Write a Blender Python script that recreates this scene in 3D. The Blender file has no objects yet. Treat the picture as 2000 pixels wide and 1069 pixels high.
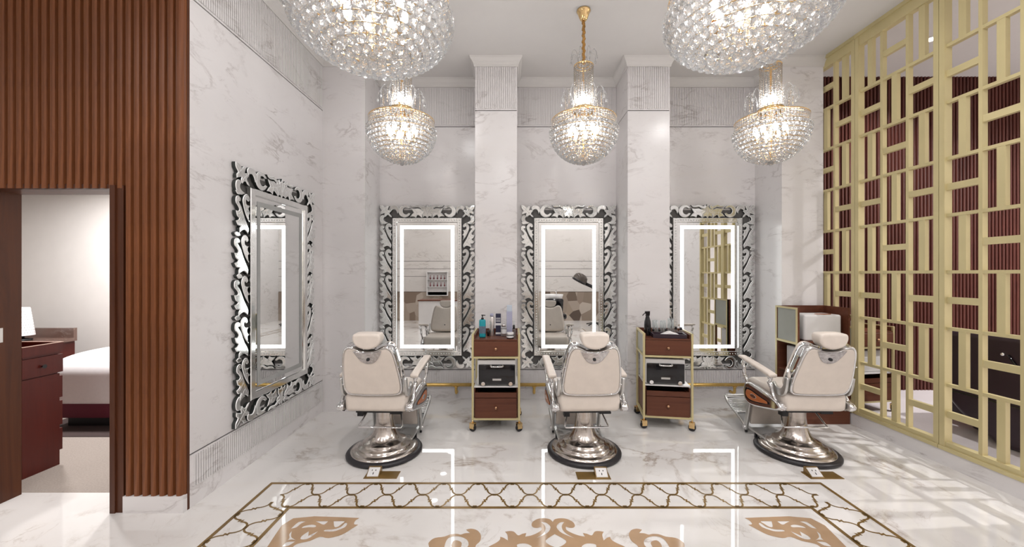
import bpy, bmesh, math, random
from mathutils import Vector, Matrix
from mathutils.geometry import tessellate_polygon
random.seed(7)
PI = math.pi
scene = bpy.context.scene
COL = scene.collection

# ------------------------------------------------------------------ camera, world, exposure
F_PX = 755.0
cam_d = bpy.data.cameras.new('camera')
cam_d.sensor_width = 36.0
cam_d.lens = F_PX / 2000 * 36.0
cam_d.clip_start = 0.02
cam = bpy.data.objects.new('camera', cam_d)
cam.location = (0, 0, 1.6)
cam.rotation_euler = (PI / 2, 0, 0)
COL.objects.link(cam)
scene.camera = cam

world = bpy.data.worlds.new('world')
scene.world = world
world.use_nodes = True
world.node_tree.nodes['Background'].inputs[0].default_value = (0.9, 0.88, 0.85, 1)
world.node_tree.nodes['Background'].inputs[1].default_value = 0.05

scene.view_settings.view_transform = 'Standard'
scene.view_settings.look = 'None'
scene.view_settings.gamma = 1.0
scene.view_settings.use_curve_mapping = False
scene.view_settings.exposure = 0.05
cy = scene.cycles
cy.max_bounces = 8
cy.diffuse_bounces = 3
cy.glossy_bounces = 5
cy.transmission_bounces = 6
cy.transparent_max_bounces = 14
cy.caustics_refractive = False
cy.caustics_reflective = False
cy.sample_clamp_indirect = 6.0
cy.use_adaptive_sampling = True
cy.adaptive_threshold = 0.06

DOWNLIGHT_W = 14.0
LED_STRENGTH = 7.5
BULB_STRENGTH = 58.0
LOUNGE_W = 30.0
SPA_W = 62.0

# ------------------------------------------------------------------ room measures (metres; camera at x=0,y=0)
XL, XR = -2.193, 3.615          # left marble wall, lattice plane
YP, YN = 4.474, 4.970           # pilaster fronts, niche backs
YW = 2.580                      # ribbed wood wall with the doorway
ZC = 4.10                       # ceiling
YR = -3.25                      # wall behind the camera
XF = -5.6                       # far left wall of the near part of the room
PIL = [(-2.193, -1.701), (-0.427, 0.059), (1.339, 1.825), (3.123, 3.603)]
NIC = [(-1.701, -0.427), (0.059, 1.339), (1.825, 3.123)]
ZG0, ZG1 = 0.363, 3.487         # joint lines in the marble

# ------------------------------------------------------------------ materials
def new_mat(name):
    m = bpy.data.materials.new(name)
    m.use_nodes = True
    nt = m.node_tree
    return m, nt, nt.nodes['Principled BSDF']

def ramp(nt, fac, stops):
    r = nt.nodes.new('ShaderNodeValToRGB')
    el = r.color_ramp.elements
    while len(el) < len(stops):
        el.new(0.5)
    for e, (p, c) in zip(el, stops):
        e.position = p
        e.color = (c[0], c[1], c[2], 1) if len(c) == 3 else c
    nt.links.new(fac, r.inputs[0])
    return r.outputs[0]

def coords(nt, scale=(1, 1, 1), rot=(0, 0, 0), kind='Object'):
    t = nt.nodes.new('ShaderNodeTexCoord')
    mp = nt.nodes.new('ShaderNodeMapping')
    mp.inputs['Scale'].default_value = scale
    mp.inputs['Rotation'].default_value = rot
    nt.links.new(t.outputs[kind], mp.inputs[0])
    return mp.outputs[0]

def noise(nt, vec, scale, detail=4, rough=0.55, dist=0.0):
    n = nt.nodes.new('ShaderNodeTexNoise')
    n.inputs['Scale'].default_value = scale
    n.inputs['Detail'].default_value = detail
    n.inputs['Roughness'].default_value = rough
    n.inputs['Distortion'].default_value = dist
    nt.links.new(vec, n.inputs['Vector'])
    return n.outputs['Fac']

def math_node(nt, op, a, b=None, clamp=False):
    n = nt.nodes.new('ShaderNodeMath')
    n.operation = op
    n.use_clamp = clamp
    for i, v in enumerate((a, b)):
        if v is None:
            continue
        if isinstance(v, (int, float)):
            n.inputs[i].default_value = v
        else:
            nt.links.new(v, n.inputs[i])
    return n.outputs[0]

def mix_col(nt, fac, a, b, mode='MIX'):
    n = nt.nodes.new('ShaderNodeMix')
    n.data_type = 'RGBA'
    n.blend_type = mode
    for sock, v in ((n.inputs[0], fac), (n.inputs[6], a), (n.inputs[7], b)):
        if isinstance(v, (int, float)):
            sock.default_value = v
        elif isinstance(v, tuple):
            sock.default_value = (v[0], v[1], v[2], 1)
        else:
            nt.links.new(v, sock)
    return n.outputs[2]

def plain(name, col, rough=0.5, metal=0.0, var=0.06, vscale=6.0, coat=0.0, aniso=None, spec=0.5):
    """one colour with a slight procedural unevenness in tone and gloss"""
    m, nt, b = new_mat(name)
    v = coords(nt, aniso or (1, 1, 1))
    f = noise(nt, v, vscale, 3)
    lo = tuple(c * (1 - var) for c in col)
    hi = tuple(min(1, c * (1 + var)) for c in col)
    nt.links.new(ramp(nt, f, [(0.3, lo), (0.7, hi)]), b.inputs['Base Color'])
    b.inputs['Roughness'].default_value = rough
    b.inputs['Metallic'].default_value = metal
    b.inputs['Coat Weight'].default_value = coat
    b.inputs['Specular IOR Level'].default_value = spec
    return m

def marble(name, base, vein, warm, rough, scale=1.0, rot=(0.5, 0.35, 0.3), strength=0.55, spec=0.5):
    m, nt, b = new_mat(name)
    v = coords(nt, (1.0 * scale, 1.0 * scale, 2.6 * scale), rot)
    vb = coords(nt, (1.1 * scale, 1.6 * scale, 1.4 * scale), (0.9, 0.2, 1.1))
    # thin veins: where a warped noise crosses its middle
    n1 = noise(nt, v, 0.95, 7, 0.60, 0.55)
    a1 = math_node(nt, 'ABSOLUTE', math_node(nt, 'SUBTRACT', n1, 0.5))
    l1 = ramp(nt, a1, [(0.0, (1, 1, 1)), (0.006, (0.55, 0.55, 0.55)), (0.028, (0, 0, 0))])
    k1 = ramp(nt, noise(nt, vb, 1.3, 3), [(0.46, (0, 0, 0)), (0.66, (1, 1, 1))])
    f1 = math_node(nt, 'MULTIPLY', l1, k1)
    n2 = noise(nt, v, 2.3, 6, 0.6, 0.8)
    a2 = math_node(nt, 'ABSOLUTE', math_node(nt, 'SUBTRACT', n2, 0.52))
    l2 = ramp(nt, a2, [(0.0, (1, 1, 1)), (0.004, (0.4, 0.4, 0.4)), (0.02, (0, 0, 0))])
    k2 = ramp(nt, noise(nt, vb, 2.4, 3), [(0.5, (0, 0, 0)), (0.68, (1, 1, 1))])
    f2 = math_node(nt, 'MULTIPLY', l2, k2)
    clouds = ramp(nt, noise(nt, v, 0.7, 5, 0.6, 0.6), [(0.3, base), (0.56, tuple(0.965 * c for c in base)), (0.8, warm)])
    veins = math_node(nt, 'MULTIPLY', math_node(nt, 'ADD', math_node(nt, 'MULTIPLY', f1, 1.0), math_node(nt, 'MULTIPLY', f2, 0.55), True), strength, True)
    nt.links.new(mix_col(nt, veins, clouds, vein), b.inputs['Base Color'])
    b.inputs['Roughness'].default_value = rough
    b.inputs['Specular IOR Level'].default_value = spec
    return m

def wood(name, dark, light, rough=0.35, axis='z', scale=1.0, coat=0.04):
    m, nt, b = new_mat(name)
    s = {'z': (14, 14, 0.9), 'x': (0.9, 14, 14), 'y': (14, 0.9, 14)}[axis]
    v = coords(nt, tuple(k * scale for k in s))
    n1 = noise(nt, v, 1.6, 6, 0.62, 1.2)
    v2 = coords(nt, tuple(k * scale * 0.25 for k in s))
    n2 = noise(nt, v2, 1.0, 3, 0.5, 0.4)
    f = math_node(nt, 'ADD', math_node(nt, 'MULTIPLY', n1, 0.65), math_node(nt, 'MULTIPLY', n2, 0.35))
    mid = tuple((a + c) / 2 for a, c in zip(dark, light))
    nt.links.new(ramp(nt, f, [(0.3, dark), (0.5, mid), (0.72, light)]), b.inputs['Base Color'])
    b.inputs['Roughness'].default_value = rough
    b.inputs['Coat Weight'].default_value = coat
    b.inputs['Coat Roughness'].default_value = 0.25
    b.inputs['Specular IOR Level'].default_value = 0.3
    return m

def emit(name, col, strength):
    m, nt, b = new_mat(name)
    f = noise(nt, coords(nt), 3.0, 2)
    nt.links.new(ramp(nt, f, [(0.3, tuple(0.97 * c for c in col)), (0.7, col)]), b.inputs['Emission Color'])
    b.inputs['Emission Strength'].default_value = strength
    b.inputs['Base Color'].default_value = (0.8, 0.8, 0.8, 1)
    b.inputs['Roughness'].default_value = 0.4
    m.cycles.emission_sampling = 'FRONT'
    return m

def glass(name, col=(1, 1, 1), rough=0.0, ior=1.5):
    m, nt, b = new_mat(name)
    f = noise(nt, coords(nt), 20.0, 2)
    nt.links.new(ramp(nt, f, [(0.3, tuple(0.98 * c for c in col)), (0.7, col)]), b.inputs['Base Color'])
    b.inputs['Transmission Weight'].default_value = 1.0
    b.inputs['Roughness'].default_value = rough
    b.inputs['IOR'].default_value = ior
    return m

M = {}
M['marble'] = marble('white_marble_wall', (0.80, 0.77, 0.765), (0.33, 0.28, 0.26), (0.77, 0.735, 0.72), 0.22, 1.4, strength=0.62)
M['marble_floor'] = marble('polished_marble_floor', (0.80, 0.77, 0.745), (0.36, 0.28, 0.22), (0.75, 0.70, 0.65), 0.022, 1.0, (0.0, 0.0, 0.5), 0.85)
M['marble_rear'] = marble('beige_marble_wall', (0.68, 0.64, 0.61), (0.36, 0.32, 0.29), (0.62, 0.57, 0.53), 0.25)
M['joint'] = plain('dark_joint', (0.10, 0.09, 0.085), 0.8)
M['ceiling'] = plain('ceiling_paint', (0.70, 0.675, 0.655), 0.85, var=0.01)
M['wood_rib'] = wood('walnut_ribs', (0.072, 0.020, 0.007), (0.28, 0.094, 0.030), 0.42, coat=0.05)
M['wood_door'] = wood('dark_door_wood', (0.050, 0.014, 0.006), (0.115, 0.036, 0.013), 0.4, scale=0.6)
M['wood_dark_rib'] = wood('burgundy_ribs', (0.045, 0.011, 0.008), (0.12, 0.032, 0.022), 0.42)
M['brass'] = plain('brushed_brass', (0.70, 0.47, 0.15), 0.30, 0.75, 0.12, 9)
M['inlay_brass'] = plain('brass_floor_inlay', (0.24, 0.145, 0.045), 0.28, 0.35, 0.22, 5)
M['inlay_tan'] = plain('tan_marble_inlay', (0.44, 0.285, 0.165), 0.09, 0.0, 0.08, 7)
M['gold_paint'] = plain('champagne_gold_frame', (0.62, 0.53, 0.285), 0.40, 0.2, 0.05, 3)
M['gold'] = plain('bright_gold', (0.84, 0.60, 0.30), 0.16, 1.0, 0.05)
M['gold_pale'] = plain('pale_gold_wire', (0.86, 0.62, 0.34), 0.2, 1.0, 0.05)
M['chain'] = plain('gold_fabric_sleeve', (0.40, 0.21, 0.055), 0.5, 0.5, 0.3, 60)
def crystal_mat():
    m, nt, b = new_mat('clear_crystal')
    b.inputs['Transmission Weight'].default_value = 1.0
    b.inputs['Roughness'].default_value = 0.0
    b.inputs['IOR'].default_value = 1.5
    f = noise(nt, coords(nt), 20.0, 2)
    nt.links.new(ramp(nt, f, [(0.3, (0.98, 0.98, 0.98)), (0.7, (1, 1, 1))]), b.inputs['Base Color'])
    tl = nt.nodes.new('ShaderNodeBsdfTranslucent'); tl.inputs[0].default_value = (0.95, 0.96, 0.97, 1)
    tp = nt.nodes.new('ShaderNodeBsdfTransparent')
    m1 = nt.nodes.new('ShaderNodeMixShader'); m1.inputs[0].default_value = 0.5
    m2 = nt.nodes.new('ShaderNodeMixShader'); m2.inputs[0].default_value = 0.42
    nt.links.new(tl.outputs[0], m1.inputs[1]); nt.links.new(tp.outputs[0], m1.inputs[2])
    nt.links.new(b.outputs[0], m2.inputs[1]); nt.links.new(m1.outputs[0], m2.inputs[2])
    nt.links.new(m2.outputs[0], nt.nodes['Material Output'].inputs[0])
    return m
M['crystal'] = crystal_mat()
M['bulb'] = emit('lit_bulb', (1.0, 0.975, 0.955), BULB_STRENGTH)
M['led'] = emit('lit_led_strip', (0.97, 1.0, 0.98), LED_STRENGTH)
M['led_off'] = plain('frosted_strip', (0.36, 0.36, 0.35), 0.6)
M['mirror'] = plain('mirror_glass', (0.86, 0.87, 0.865), 0.0, 1.0, 0.004)
M['mirror_leaf'] = plain('cut_mirror_leaf', (0.80, 0.81, 0.80), 0.10, 1.0, 0.05, 30)
M['mirror_edge'] = plain('mirror_leaf_edge', (0.04, 0.045, 0.043), 0.35, 0.3)
M['backing'] = plain('gap_shade_dark', (0.10, 0.095, 0.09), 0.5)  # mirror frames: dark colour standing in for shade between the leaves
M['leaf_rim'] = plain('ground_bevel', (0.86, 0.87, 0.86), 0.35, 0.35, 0.03)
M['leather'] = plain('cream_leather', (0.76, 0.675, 0.60), 0.42, 0.0, 0.035, 14, coat=0.1)
M['chrome'] = plain('chrome', (0.80, 0.80, 0.81), 0.07, 1.0, 0.02)
M['steel'] = plain('brushed_steel', (0.60, 0.55, 0.51), 0.18, 1.0, 0.08, 4, aniso=(1, 1, 30))
M['alu'] = plain('cast_aluminium', (0.62, 0.62, 0.61), 0.3, 0.9, 0.05)
M['dark_alu'] = plain('grey_tread_sheet', (0.30, 0.30, 0.30), 0.45, 0.6, 0.05)
M['plate_silver'] = plain('engraved_silver', (0.55, 0.53, 0.53), 0.22, 1.0, 0.25, 45)
M['rubber'] = plain('black_rubber', (0.018, 0.016, 0.019), 0.42)
M['dark_metal'] = plain('dark_metal', (0.03, 0.03, 0.032), 0.4, 0.5)
M['orange_wood'] = wood('orange_wood_inlay', (0.36, 0.09, 0.03), (0.60, 0.20, 0.07), 0.25, 'y', 0.8, 0.4)
M['trolley_wood'] = wood('trolley_walnut', (0.085, 0.026, 0.014), (0.16, 0.055, 0.029), 0.38, 'x', 0.7)
M['trolley_inside'] = plain('dark_drawer_inside', (0.02, 0.016, 0.016), 0.6)
M['frosted'] = plain('frosted_panel', (0.36, 0.37, 0.33), 0.25, 0.0, 0.04, coat=0.4)
M['white_plastic'] = plain('white_plastic', (0.74, 0.72, 0.71), 0.35, 0, 0.02)
M['black_gloss'] = plain('black_gloss', (0.012, 0.011, 0.013), 0.08)
M['teal'] = plain('teal_plastic', (0.012, 0.30, 0.36), 0.2)
M['teal_dark'] = plain('teal_label', (0.10, 0.14, 0.19), 0.35, var=0.3, vscale=60)
M['silver'] = plain('silver_can', (0.62, 0.59, 0.57), 0.25, 0.8)
M['navy'] = plain('navy_card', (0.018, 0.018, 0.05), 0.4)
M['paper'] = plain('white_label', (0.72, 0.71, 0.71), 0.5)
M['lavender'] = plain('lavender_card', (0.42, 0.42, 0.56), 0.4)
M['pale_blue'] = plain('pale_blue_cap', (0.52, 0.58, 0.66), 0.35)
def clear_mat():
    m, nt, b = new_mat('clear_glass')
    b.inputs['Base Color'].default_value = (0.9, 0.92, 0.93, 1)
    b.inputs['Roughness'].default_value = 0.05
    tp = nt.nodes.new('ShaderNodeBsdfTransparent'); tp.inputs[0].default_value = (0.94, 0.96, 0.96, 1)
    lw = nt.nodes.new('ShaderNodeLayerWeight'); lw.inputs[0].default_value = 0.35
    f = math_node(nt, 'ADD', math_node(nt, 'MULTIPLY', lw.outputs['Facing'], 0.38), 0.05, True)
    mx = nt.nodes.new('ShaderNodeMixShader')
    nt.links.new(f, mx.inputs[0]); nt.links.new(tp.outputs[0], mx.inputs[1]); nt.links.new(b.outputs[0], mx.inputs[2])
    nt.links.new(mx.outputs[0], nt.nodes['Material Output'].inputs[0])
    return m
M['clear'] = clear_mat()
M['towel'] = plain('white_towel', (0.80, 0.77, 0.76), 0.9, 0, 0.04, 40)
M['plum'] = plain('plum_leather', (0.028, 0.013, 0.022), 0.34, 0, 0.1)
M['white_wall'] = plain('white_wall_paint', (0.80, 0.765, 0.73), 0.85, var=0.015)
M['carpet'] = plain('grey_beige_carpet', (0.34, 0.29, 0.255), 0.95, 0, 0.12, 90)
M['lounge_floor'] = plain('lounge_marble', (0.80, 0.745, 0.755), 0.12, 0, 0.04, 2)
M['mahogany'] = wood('mahogany', (0.070, 0.010, 0.007), (0.125, 0.020, 0.013), 0.33, 'z', 0.4)
M['edge_wood'] = plain('pale_wood_edge', (0.62, 0.42, 0.33), 0.45)
M['bronze'] = plain('bronze_knob', (0.42, 0.24, 0.14), 0.3, 0.8)
M['linen'] = plain('white_linen', (0.82, 0.79, 0.79), 0.9, 0, 0.02, 30)
M['maroon'] = plain('maroon_fabric', (0.13, 0.010, 0.028), 0.8)
M['brown_marble'] = marble('brown_marble', (0.17, 0.105, 0.085), (0.45, 0.38, 0.33), (0.12, 0.07, 0.055), 0.15, 4.0)
M['patch'] = plain('dark_patch', (0.055, 0.035, 0.032), 0.95)
M['dado'] = None

def dado_mat():
    m, nt, b = new_mat('abstract_shard_panel')
    v = coords(nt, (2.2, 2.2, 1.5), (0.2, 0.7, 0.3))
    vo = nt.nodes.new('ShaderNodeTexVoronoi')
    vo.inputs['Scale'].default_value = 1.6
    nt.links.new(v, vo.inputs['Vector'])
    sep = nt.nodes.new('ShaderNodeSeparateColor')
    nt.links.new(vo.outputs['Color'], sep.inputs[0])
    c = ramp(nt, sep.outputs[0], [(0.0, (0.42, 0.35, 0.29)), (0.4, (0.22, 0.16, 0.12)), (0.55, (0.10, 0.07, 0.055)), (0.75, (0.33, 0.26, 0.2)), (1.0, (0.5, 0.43, 0.37))])
    nt.links.new(c, b.inputs['Base Color'])
    b.inputs['Roughness'].default_value = 0.35
    return m
M['dado'] = dado_mat()

# ------------------------------------------------------------------ helpers
def tag(o, label=None, cat=None, group=None, kind=None):
    if label: o['label'] = label
    if cat: o['category'] = cat
    if group: o['group'] = group
    if kind: o['kind'] = kind
    return o

def link_mesh(name, me, parent=None, loc=None, rot=None, scale=None):
    o = bpy.data.objects.new(name, me)
    COL.objects.link(o)
    if parent: o.parent = parent
    if loc is not None: o.location = loc
    if rot is not None: o.rotation_euler = rot
    if scale is not None: o.scale = scale
    return o

def thing(name, label, cat, loc=(0, 0, 0), rz=0.0, group=None, kind=None):
    o = bpy.data.objects.new(name, None)
    o.empty_display_size = 0.1
    COL.objects.link(o)
    o.location = loc
    o.rotation_euler = (0, 0, rz)
    return tag(o, label, cat, group, kind)

def copy_tree(o, parent=None):
    c = o.copy()
    COL.objects.link(c)
    c.parent = parent
    for ch in o.children:
        copy_tree(ch, c)
    return c

class MB:
    """collects shapes; build() makes one mesh object"""
    def __init__(self):
        self.bm = bmesh.new()
        self.mi = 0
        self.xf = Matrix.Identity(4)
    def _f(self, vs, smooth=False):
        try:
            f = self.bm.faces.new(vs)
        except ValueError:
            return None
        f.material_index = self.mi
        f.smooth = smooth
        return f
    def v(self, p):
        return self.bm.verts.new(self.xf @ Vector(p))
    def box(self, x0, x1, y0, y1, z0, z1):
        vs = [self.v((x, y, z)) for x in (x0, x1) for y in (y0, y1) for z in (z0, z1)]
        for q in ((0, 1, 3, 2), (4, 6, 7, 5), (0, 4, 5, 1), (2, 3, 7, 6), (0, 2, 6, 4), (1, 5, 7, 3)):
            self._f([vs[i] for i in q])
        return self
    def rbox(self, c, size, bev, seg=3, rot=None, smooth=True):
        t = bmesh.new()
        bmesh.ops.create_cube(t, size=1.0)
        for v in t.verts:
            v.co = Vector((v.co.x * size[0], v.co.y * size[1], v.co.z * size[2]))
        bmesh.ops.bevel(t, geom=list(t.edges), offset=min(bev, min(size) * 0.499), segments=seg, profile=0.5, affect='EDGES')
        mx = Matrix.Translation(c) @ (rot.to_4x4() if rot else Matrix.Identity(4))
        self.merge(t, mx, smooth)
        return self
    def merge(self, t, mx, smooth=True):
        mp = {}
        for v in t.verts:
            mp[v] = self.v(mx @ v.co)
        for f in t.faces:
            self._f([mp[v] for v in f.verts], smooth)
        t.free()
    def lathe(self, prof, n=32, c=(0, 0, 0), smooth=True, caps=True):
        rings = []
        for r, z in prof:
            if r < 1e-5:
                rings.append([self.v((c[0], c[1], c[2] + z))])
            else:
                rings.append([self.v((c[0] + r * math.cos(2 * PI * i / n), c[1] + r * math.sin(2 * PI * i / n), c[2] + z)) for i in range(n)])
        for a, b in zip(rings, rings[1:]):
            for i in range(n):
                j = (i + 1) % n
                if len(a) == 1 and len(b) == 1: continue
                if len(a) == 1: self._f([a[0], b[j], b[i]], smooth)
                elif len(b) == 1: self._f([a[i], a[j], b[0]], smooth)
                else: self._f([a[i], a[j], b[j], b[i]], smooth)
        if caps:
            if len(rings[0]) > 1: self._f(list(reversed(rings[0])))
            if len(rings[-1]) > 1: self._f(rings[-1])
        return self
    def tube(self, path, r, n=8, closed=False, smooth=True, flat=1.0):
        P = [Vector(p) for p in path]
        rs = r if isinstance(r, (list, tuple)) else [r] * len(P)
        rings = []
        up = Vector((0, 0, 1))
        prev = None
        for i, p in enumerate(P):
            if closed:
                d = P[(i + 1) % len(P)] - P[i - 1]
            else:
                d = P[min(i + 1, len(P) - 1)] - P[max(i - 1, 0)]
            d.normalize()
            if prev is None:
                s = d.cross(up if abs(d.z) < 0.95 else Vector((1, 0, 0)))
            else:
                s = prev - d * prev.dot(d)
            s.normalize()
            prev = s
            t = s.cross(d)
            rings.append([self.v(p + (s * math.cos(2 * PI * k / n) + t * math.sin(2 * PI * k / n) * flat) * rs[i]) for k in range(n)])
        m = len(rings)
        for i in range(m if closed else m - 1):
            a, b = rings[i], rings[(i + 1) % m]
            for k in range(n):
                self._f([a[k], a[(k + 1) % n], b[(k + 1) % n], b[k]], smooth)
        if not closed:
            self._f(list(reversed(rings[0])))
            self._f(rings[-1])
        return self
    def slab(self, outline, t0, t1, bev=0.0, seg=3, mx=None, smooth=True, both=True):
        """outline in local (x, y), thickness along z from t0 to t1, rounded rims"""
        mx = mx or Matrix.Identity(4)
        pts = [Vector((p[0], p[1])) for p in outline]
        area = sum(pts[i].x * pts[(i + 1) % len(pts)].y - pts[(i + 1) % len(pts)].x * pts[i].y for i in range(len(pts)))
        if area < 0: pts.reverse()
        n = len(pts)
        nor = []
        for i in range(n):
            a = (pts[i] - pts[i - 1]); b = (pts[(i + 1) % n] - pts[i])
            a = a.normalized() if a.length > 1e-9 else b.normalized()
            b = b.normalized() if b.length > 1e-9 else a
            na, nb = Vector((a.y, -a.x)), Vector((b.y, -b.x))
            k = na + nb
            if k.length < 1e-6: k = na
            k.normalize()
            nor.append(k / max(0.5, k.dot(na)))
        lv = []
        if bev > 0:
            if both:
                for k in range(seg + 1):
                    a = PI / 2 * k / seg
                    lv.append((bev * (1 - math.sin(a)), t0 + bev * (1 - math.cos(a))))
            else:
                lv.append((0, t0))
            for k in range(seg + 1):
                a = PI / 2 * k / seg
                lv.append((bev * (1 - math.cos(a)), t1 - bev * (1 - math.sin(a))))
        else:
            lv = [(0, t0), (0, t1)]
        rings = []
        for ins, z in lv:
            rings.append([self.v(mx @ Vector((p.x - q.x * ins, p.y - q.y * ins, z))) for p, q in zip(pts, nor)])
        for a, b in zip(rings, rings[1:]):
            for i in range(n):
                self._f([a[i], a[(i + 1) % n], b[(i + 1) % n], b[i]], smooth)
        self._f(list(reversed(rings[0])))
        self._f(rings[-1])
        return self
    def flat(self, loops, z):
        """filled flat polygon with holes"""
        vv = [[Vector((p[0], p[1], 0)) for p in lp] for lp in loops]
        allv = [self.v((p[0], p[1], z)) for lp in loops for p in lp]
        for tri in tessellate_polygon(vv):
            a, b, c = [allv[i] for i in tri]
            if (b.co - a.co).cross(c.co - a.co).z < 0: b, c = c, b
            self._f([a, b, c])
        return self
    def ball(self, c, r, sub=2, smooth=True, sc=(1, 1, 1)):
        t = bmesh.new()
        bmesh.ops.create_icosphere(t, subdivisions=sub, radius=r)
        self.merge(t, Matrix.Translation(c) @ Matrix.Diagonal((*sc, 1)), smooth)
        return self
    def mesh(self, name, mats):
        me = bpy.data.meshes.new(name)
        bmesh.ops.recalc_face_normals(self.bm, faces=list(self.bm.faces))
        self.bm.to_mesh(me)
        self.bm.free()
        for m in (mats if isinstance(mats, (list, tuple)) else [mats]):
            me.materials.append(M[m] if isinstance(m, str) else m)
        return me
    def build(self, name, mats, parent=None, loc=None, rot=None):
        return link_mesh(name, self.mesh(name, mats), parent, loc, rot)

def smooth_loop(pts, res=4):
    """closed Catmull-Rom through (x, y[, 's']) points; 's' keeps a sharp corner"""
    n = len(pts)
    out = []
    for i in range(n):
        p0, p1, p2, p3 = pts[i - 1], pts[i], pts[(i + 1) % n], pts[(i + 2) % n]
        if len(p1) > 2: p0 = p1
        if len(p2) > 2: p3 = p2
        for k in range(res):
            t = k / res
            q = []
            for d in (0, 1):
                q.append(0.5 * (2 * p1[d] + (p2[d] - p0[d]) * t + (2 * p0[d] - 5 * p1[d] + 4 * p2[d] - p3[d]) * t * t + (3 * p1[d] - p0[d] - 3 * p2[d] + p3[d]) * t ** 3))
            out.append(tuple(q))
    return out

def spline(pts, res=6):
    P = [Vector(p) for p in pts]
    P = [P[0] * 2 - P[1]] + P + [P[-1] * 2 - P[-2]]
    out = []
    for i in range(1, len(P) - 2):
        for k in range(res):
            t = k / res
            out.append(0.5 * (2 * P[i] + (P[i + 1] - P[i - 1]) * t + (2 * P[i - 1] - 5 * P[i] + 4 * P[i + 1] - P[i + 2]) * t * t + (3 * P[i] - P[i - 1] - 3 * P[i + 1] + P[i + 2]) * t ** 3))
    out.append(P[-2])
    return out

def XZ(x=0, y=0, z=0):      # slab (x, y, thickness) -> world (x, thickness towards -y, z)
    return Matrix.Translation((x, y, z)) @ Matrix(((1, 0, 0, 0), (0, 0, -1, 0), (0, 1, 0, 0), (0, 0, 0, 1)))
def YZ(x=0, y=0, z=0):      # slab (x, y, thickness) -> (thickness along +x, x->y, y->z)
    return Matrix.Translation((x, y, z)) @ Matrix(((0, 0, 1, 0), (1, 0, 0, 0), (0, 1, 0, 0), (0, 0, 0, 1)))

# ------------------------------------------------------------------ the setting
floor = MB().box(XF - 0.2, XR + 0.02, YR - 0.2, YW + 0.24, -0.12, 0.0)
floor.box(XL - 0.2, XR + 0.02, YW + 0.24, 5.2, -0.12, 0.0)
floor = tag(floor.build('floor', 'marble_floor'), 'polished white marble floor with brown veins', 'floor', kind='structure')

ceiling = tag(MB().box(XF - 0.2, XR + 0.2, YR - 0.2, 5.2, ZC, ZC + 0.12).build('ceiling', 'ceiling'), 'plain pale beige ceiling above the chandeliers', 'ceiling', kind='structure')

wb = thing('wall_back', 'white marble back wall with pilasters and niches', 'wall', kind='structure')
def flutes_x(mb, x0, x1, y, z0, z1, pitch=0.0215):
    n = int((x1 - x0) / pitch)
    p = (x1 - x0) / n
    for i in range(n):
        a = x0 + p * i
        mb.box(a + p * 0.18, a + p * 0.82, y - 0.010, y + 0.002, z0, z1)
def flutes_y(mb, y0, y1, x, z0, z1, pitch=0.0215, side=1):
    n = int((y1 - y0) / pitch)
    p = (y1 - y0) / n
    for i in range(n):
        a = y0 + p * i
        mb.box(min(x, x + side * 0.010), max(x, x + side * 0.010), a + p * 0.18, a + p * 0.82, z0, z1)
G = 0.005
for i, (a, b) in enumerate(PIL):
    if i in (0, 3):
        MB().box(a, b, YP, 5.1, 0, ZC).build('pilaster', 'marble', wb)
    else:
        MB().box(a, b, YP, 5.1, 0, ZG1 - G).build('pilaster', 'marble', wb)
        MB().box(a, b, YP + 0.0, 5.1, ZG1 + G, ZC).build('pilaster_top', 'marble', wb)
        MB().box(a + 0.006, b - 0.006, YP + 0.008, 5.1, ZG1 - G, ZG1 + G).build('joint', 'joint', wb)
        fl = MB(); flutes_x(fl, a + 0.004, b - 0.004, YP, ZG1 + 0.02, 3.99)
        tag(fl.build('fluted_band', 'marble', wb), kind='stuff')
for a, b in NIC:
    MB().box(a, b, YN, 5.1, 0, ZG0 - G).build('base_panel', 'marble', wb)
    MB().box(a, b, YN, 5.1, ZG0 + G, ZG1 - G).build('niche_panel', 'marble', wb)
    MB().box(a, b, YN, 5.1, ZG1 + G, ZC).build('top_panel', 'marble', wb)
    MB().box(a, b, YN + 0.008, 5.09, ZG0 - G, ZG0 + G).build('joint', 'joint', wb)
    MB().box(a, b, YN + 0.008, 5.09, ZG1 - G, ZG1 + G).build('joint', 'joint', wb)
    fl = MB(); flutes_x(fl, a, b, YN, ZG1 + 0.02, 3.985)
    tag(fl.build('fluted_band', 'marble', wb), kind='stuff')
    fl = MB(); flutes_x(fl, a, b, YN, 0.135, ZG0 - 0.015)
    tag(fl.build('fluted_band', 'marble', wb), kind='stuff')

wl = thing('wall_left', 'white marble side wall carrying the angled mirror', 'wall', kind='structure')
MB().box(XL - 0.12, XL, YW + 0.05, YP, 0, ZG0 - G).build('base_panel', 'marble', wl)
MB().box(XL - 0.12, XL, YW + 0.05, YP, ZG0 + G, ZG1 - G).build('side_panel', 'marble', wl)
MB().box(XL - 0.12, XL, YW + 0.05, YP, ZG1 + G, ZC).build('top_panel', 'marble', wl)
for z in (ZG0, ZG1):
    MB().box(XL - 0.12, XL - 0.008, YW + 0.05, YP, z - G, z + G).build('joint', 'joint', wl)
fl = MB(); flutes_y(fl, YW + 0.07, YP - 0.02, XL, 0.135, ZG0 - 0.015)
tag(fl.build('fluted_band', 'marble', wl), kind='stuff')
fl = MB(); flutes_y(fl, YW + 0.07, YP - 0.02, XL, ZG1 + 0.02, 3.985)
tag(fl.build('fluted_band', 'marble', wl), kind='stuff')

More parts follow.
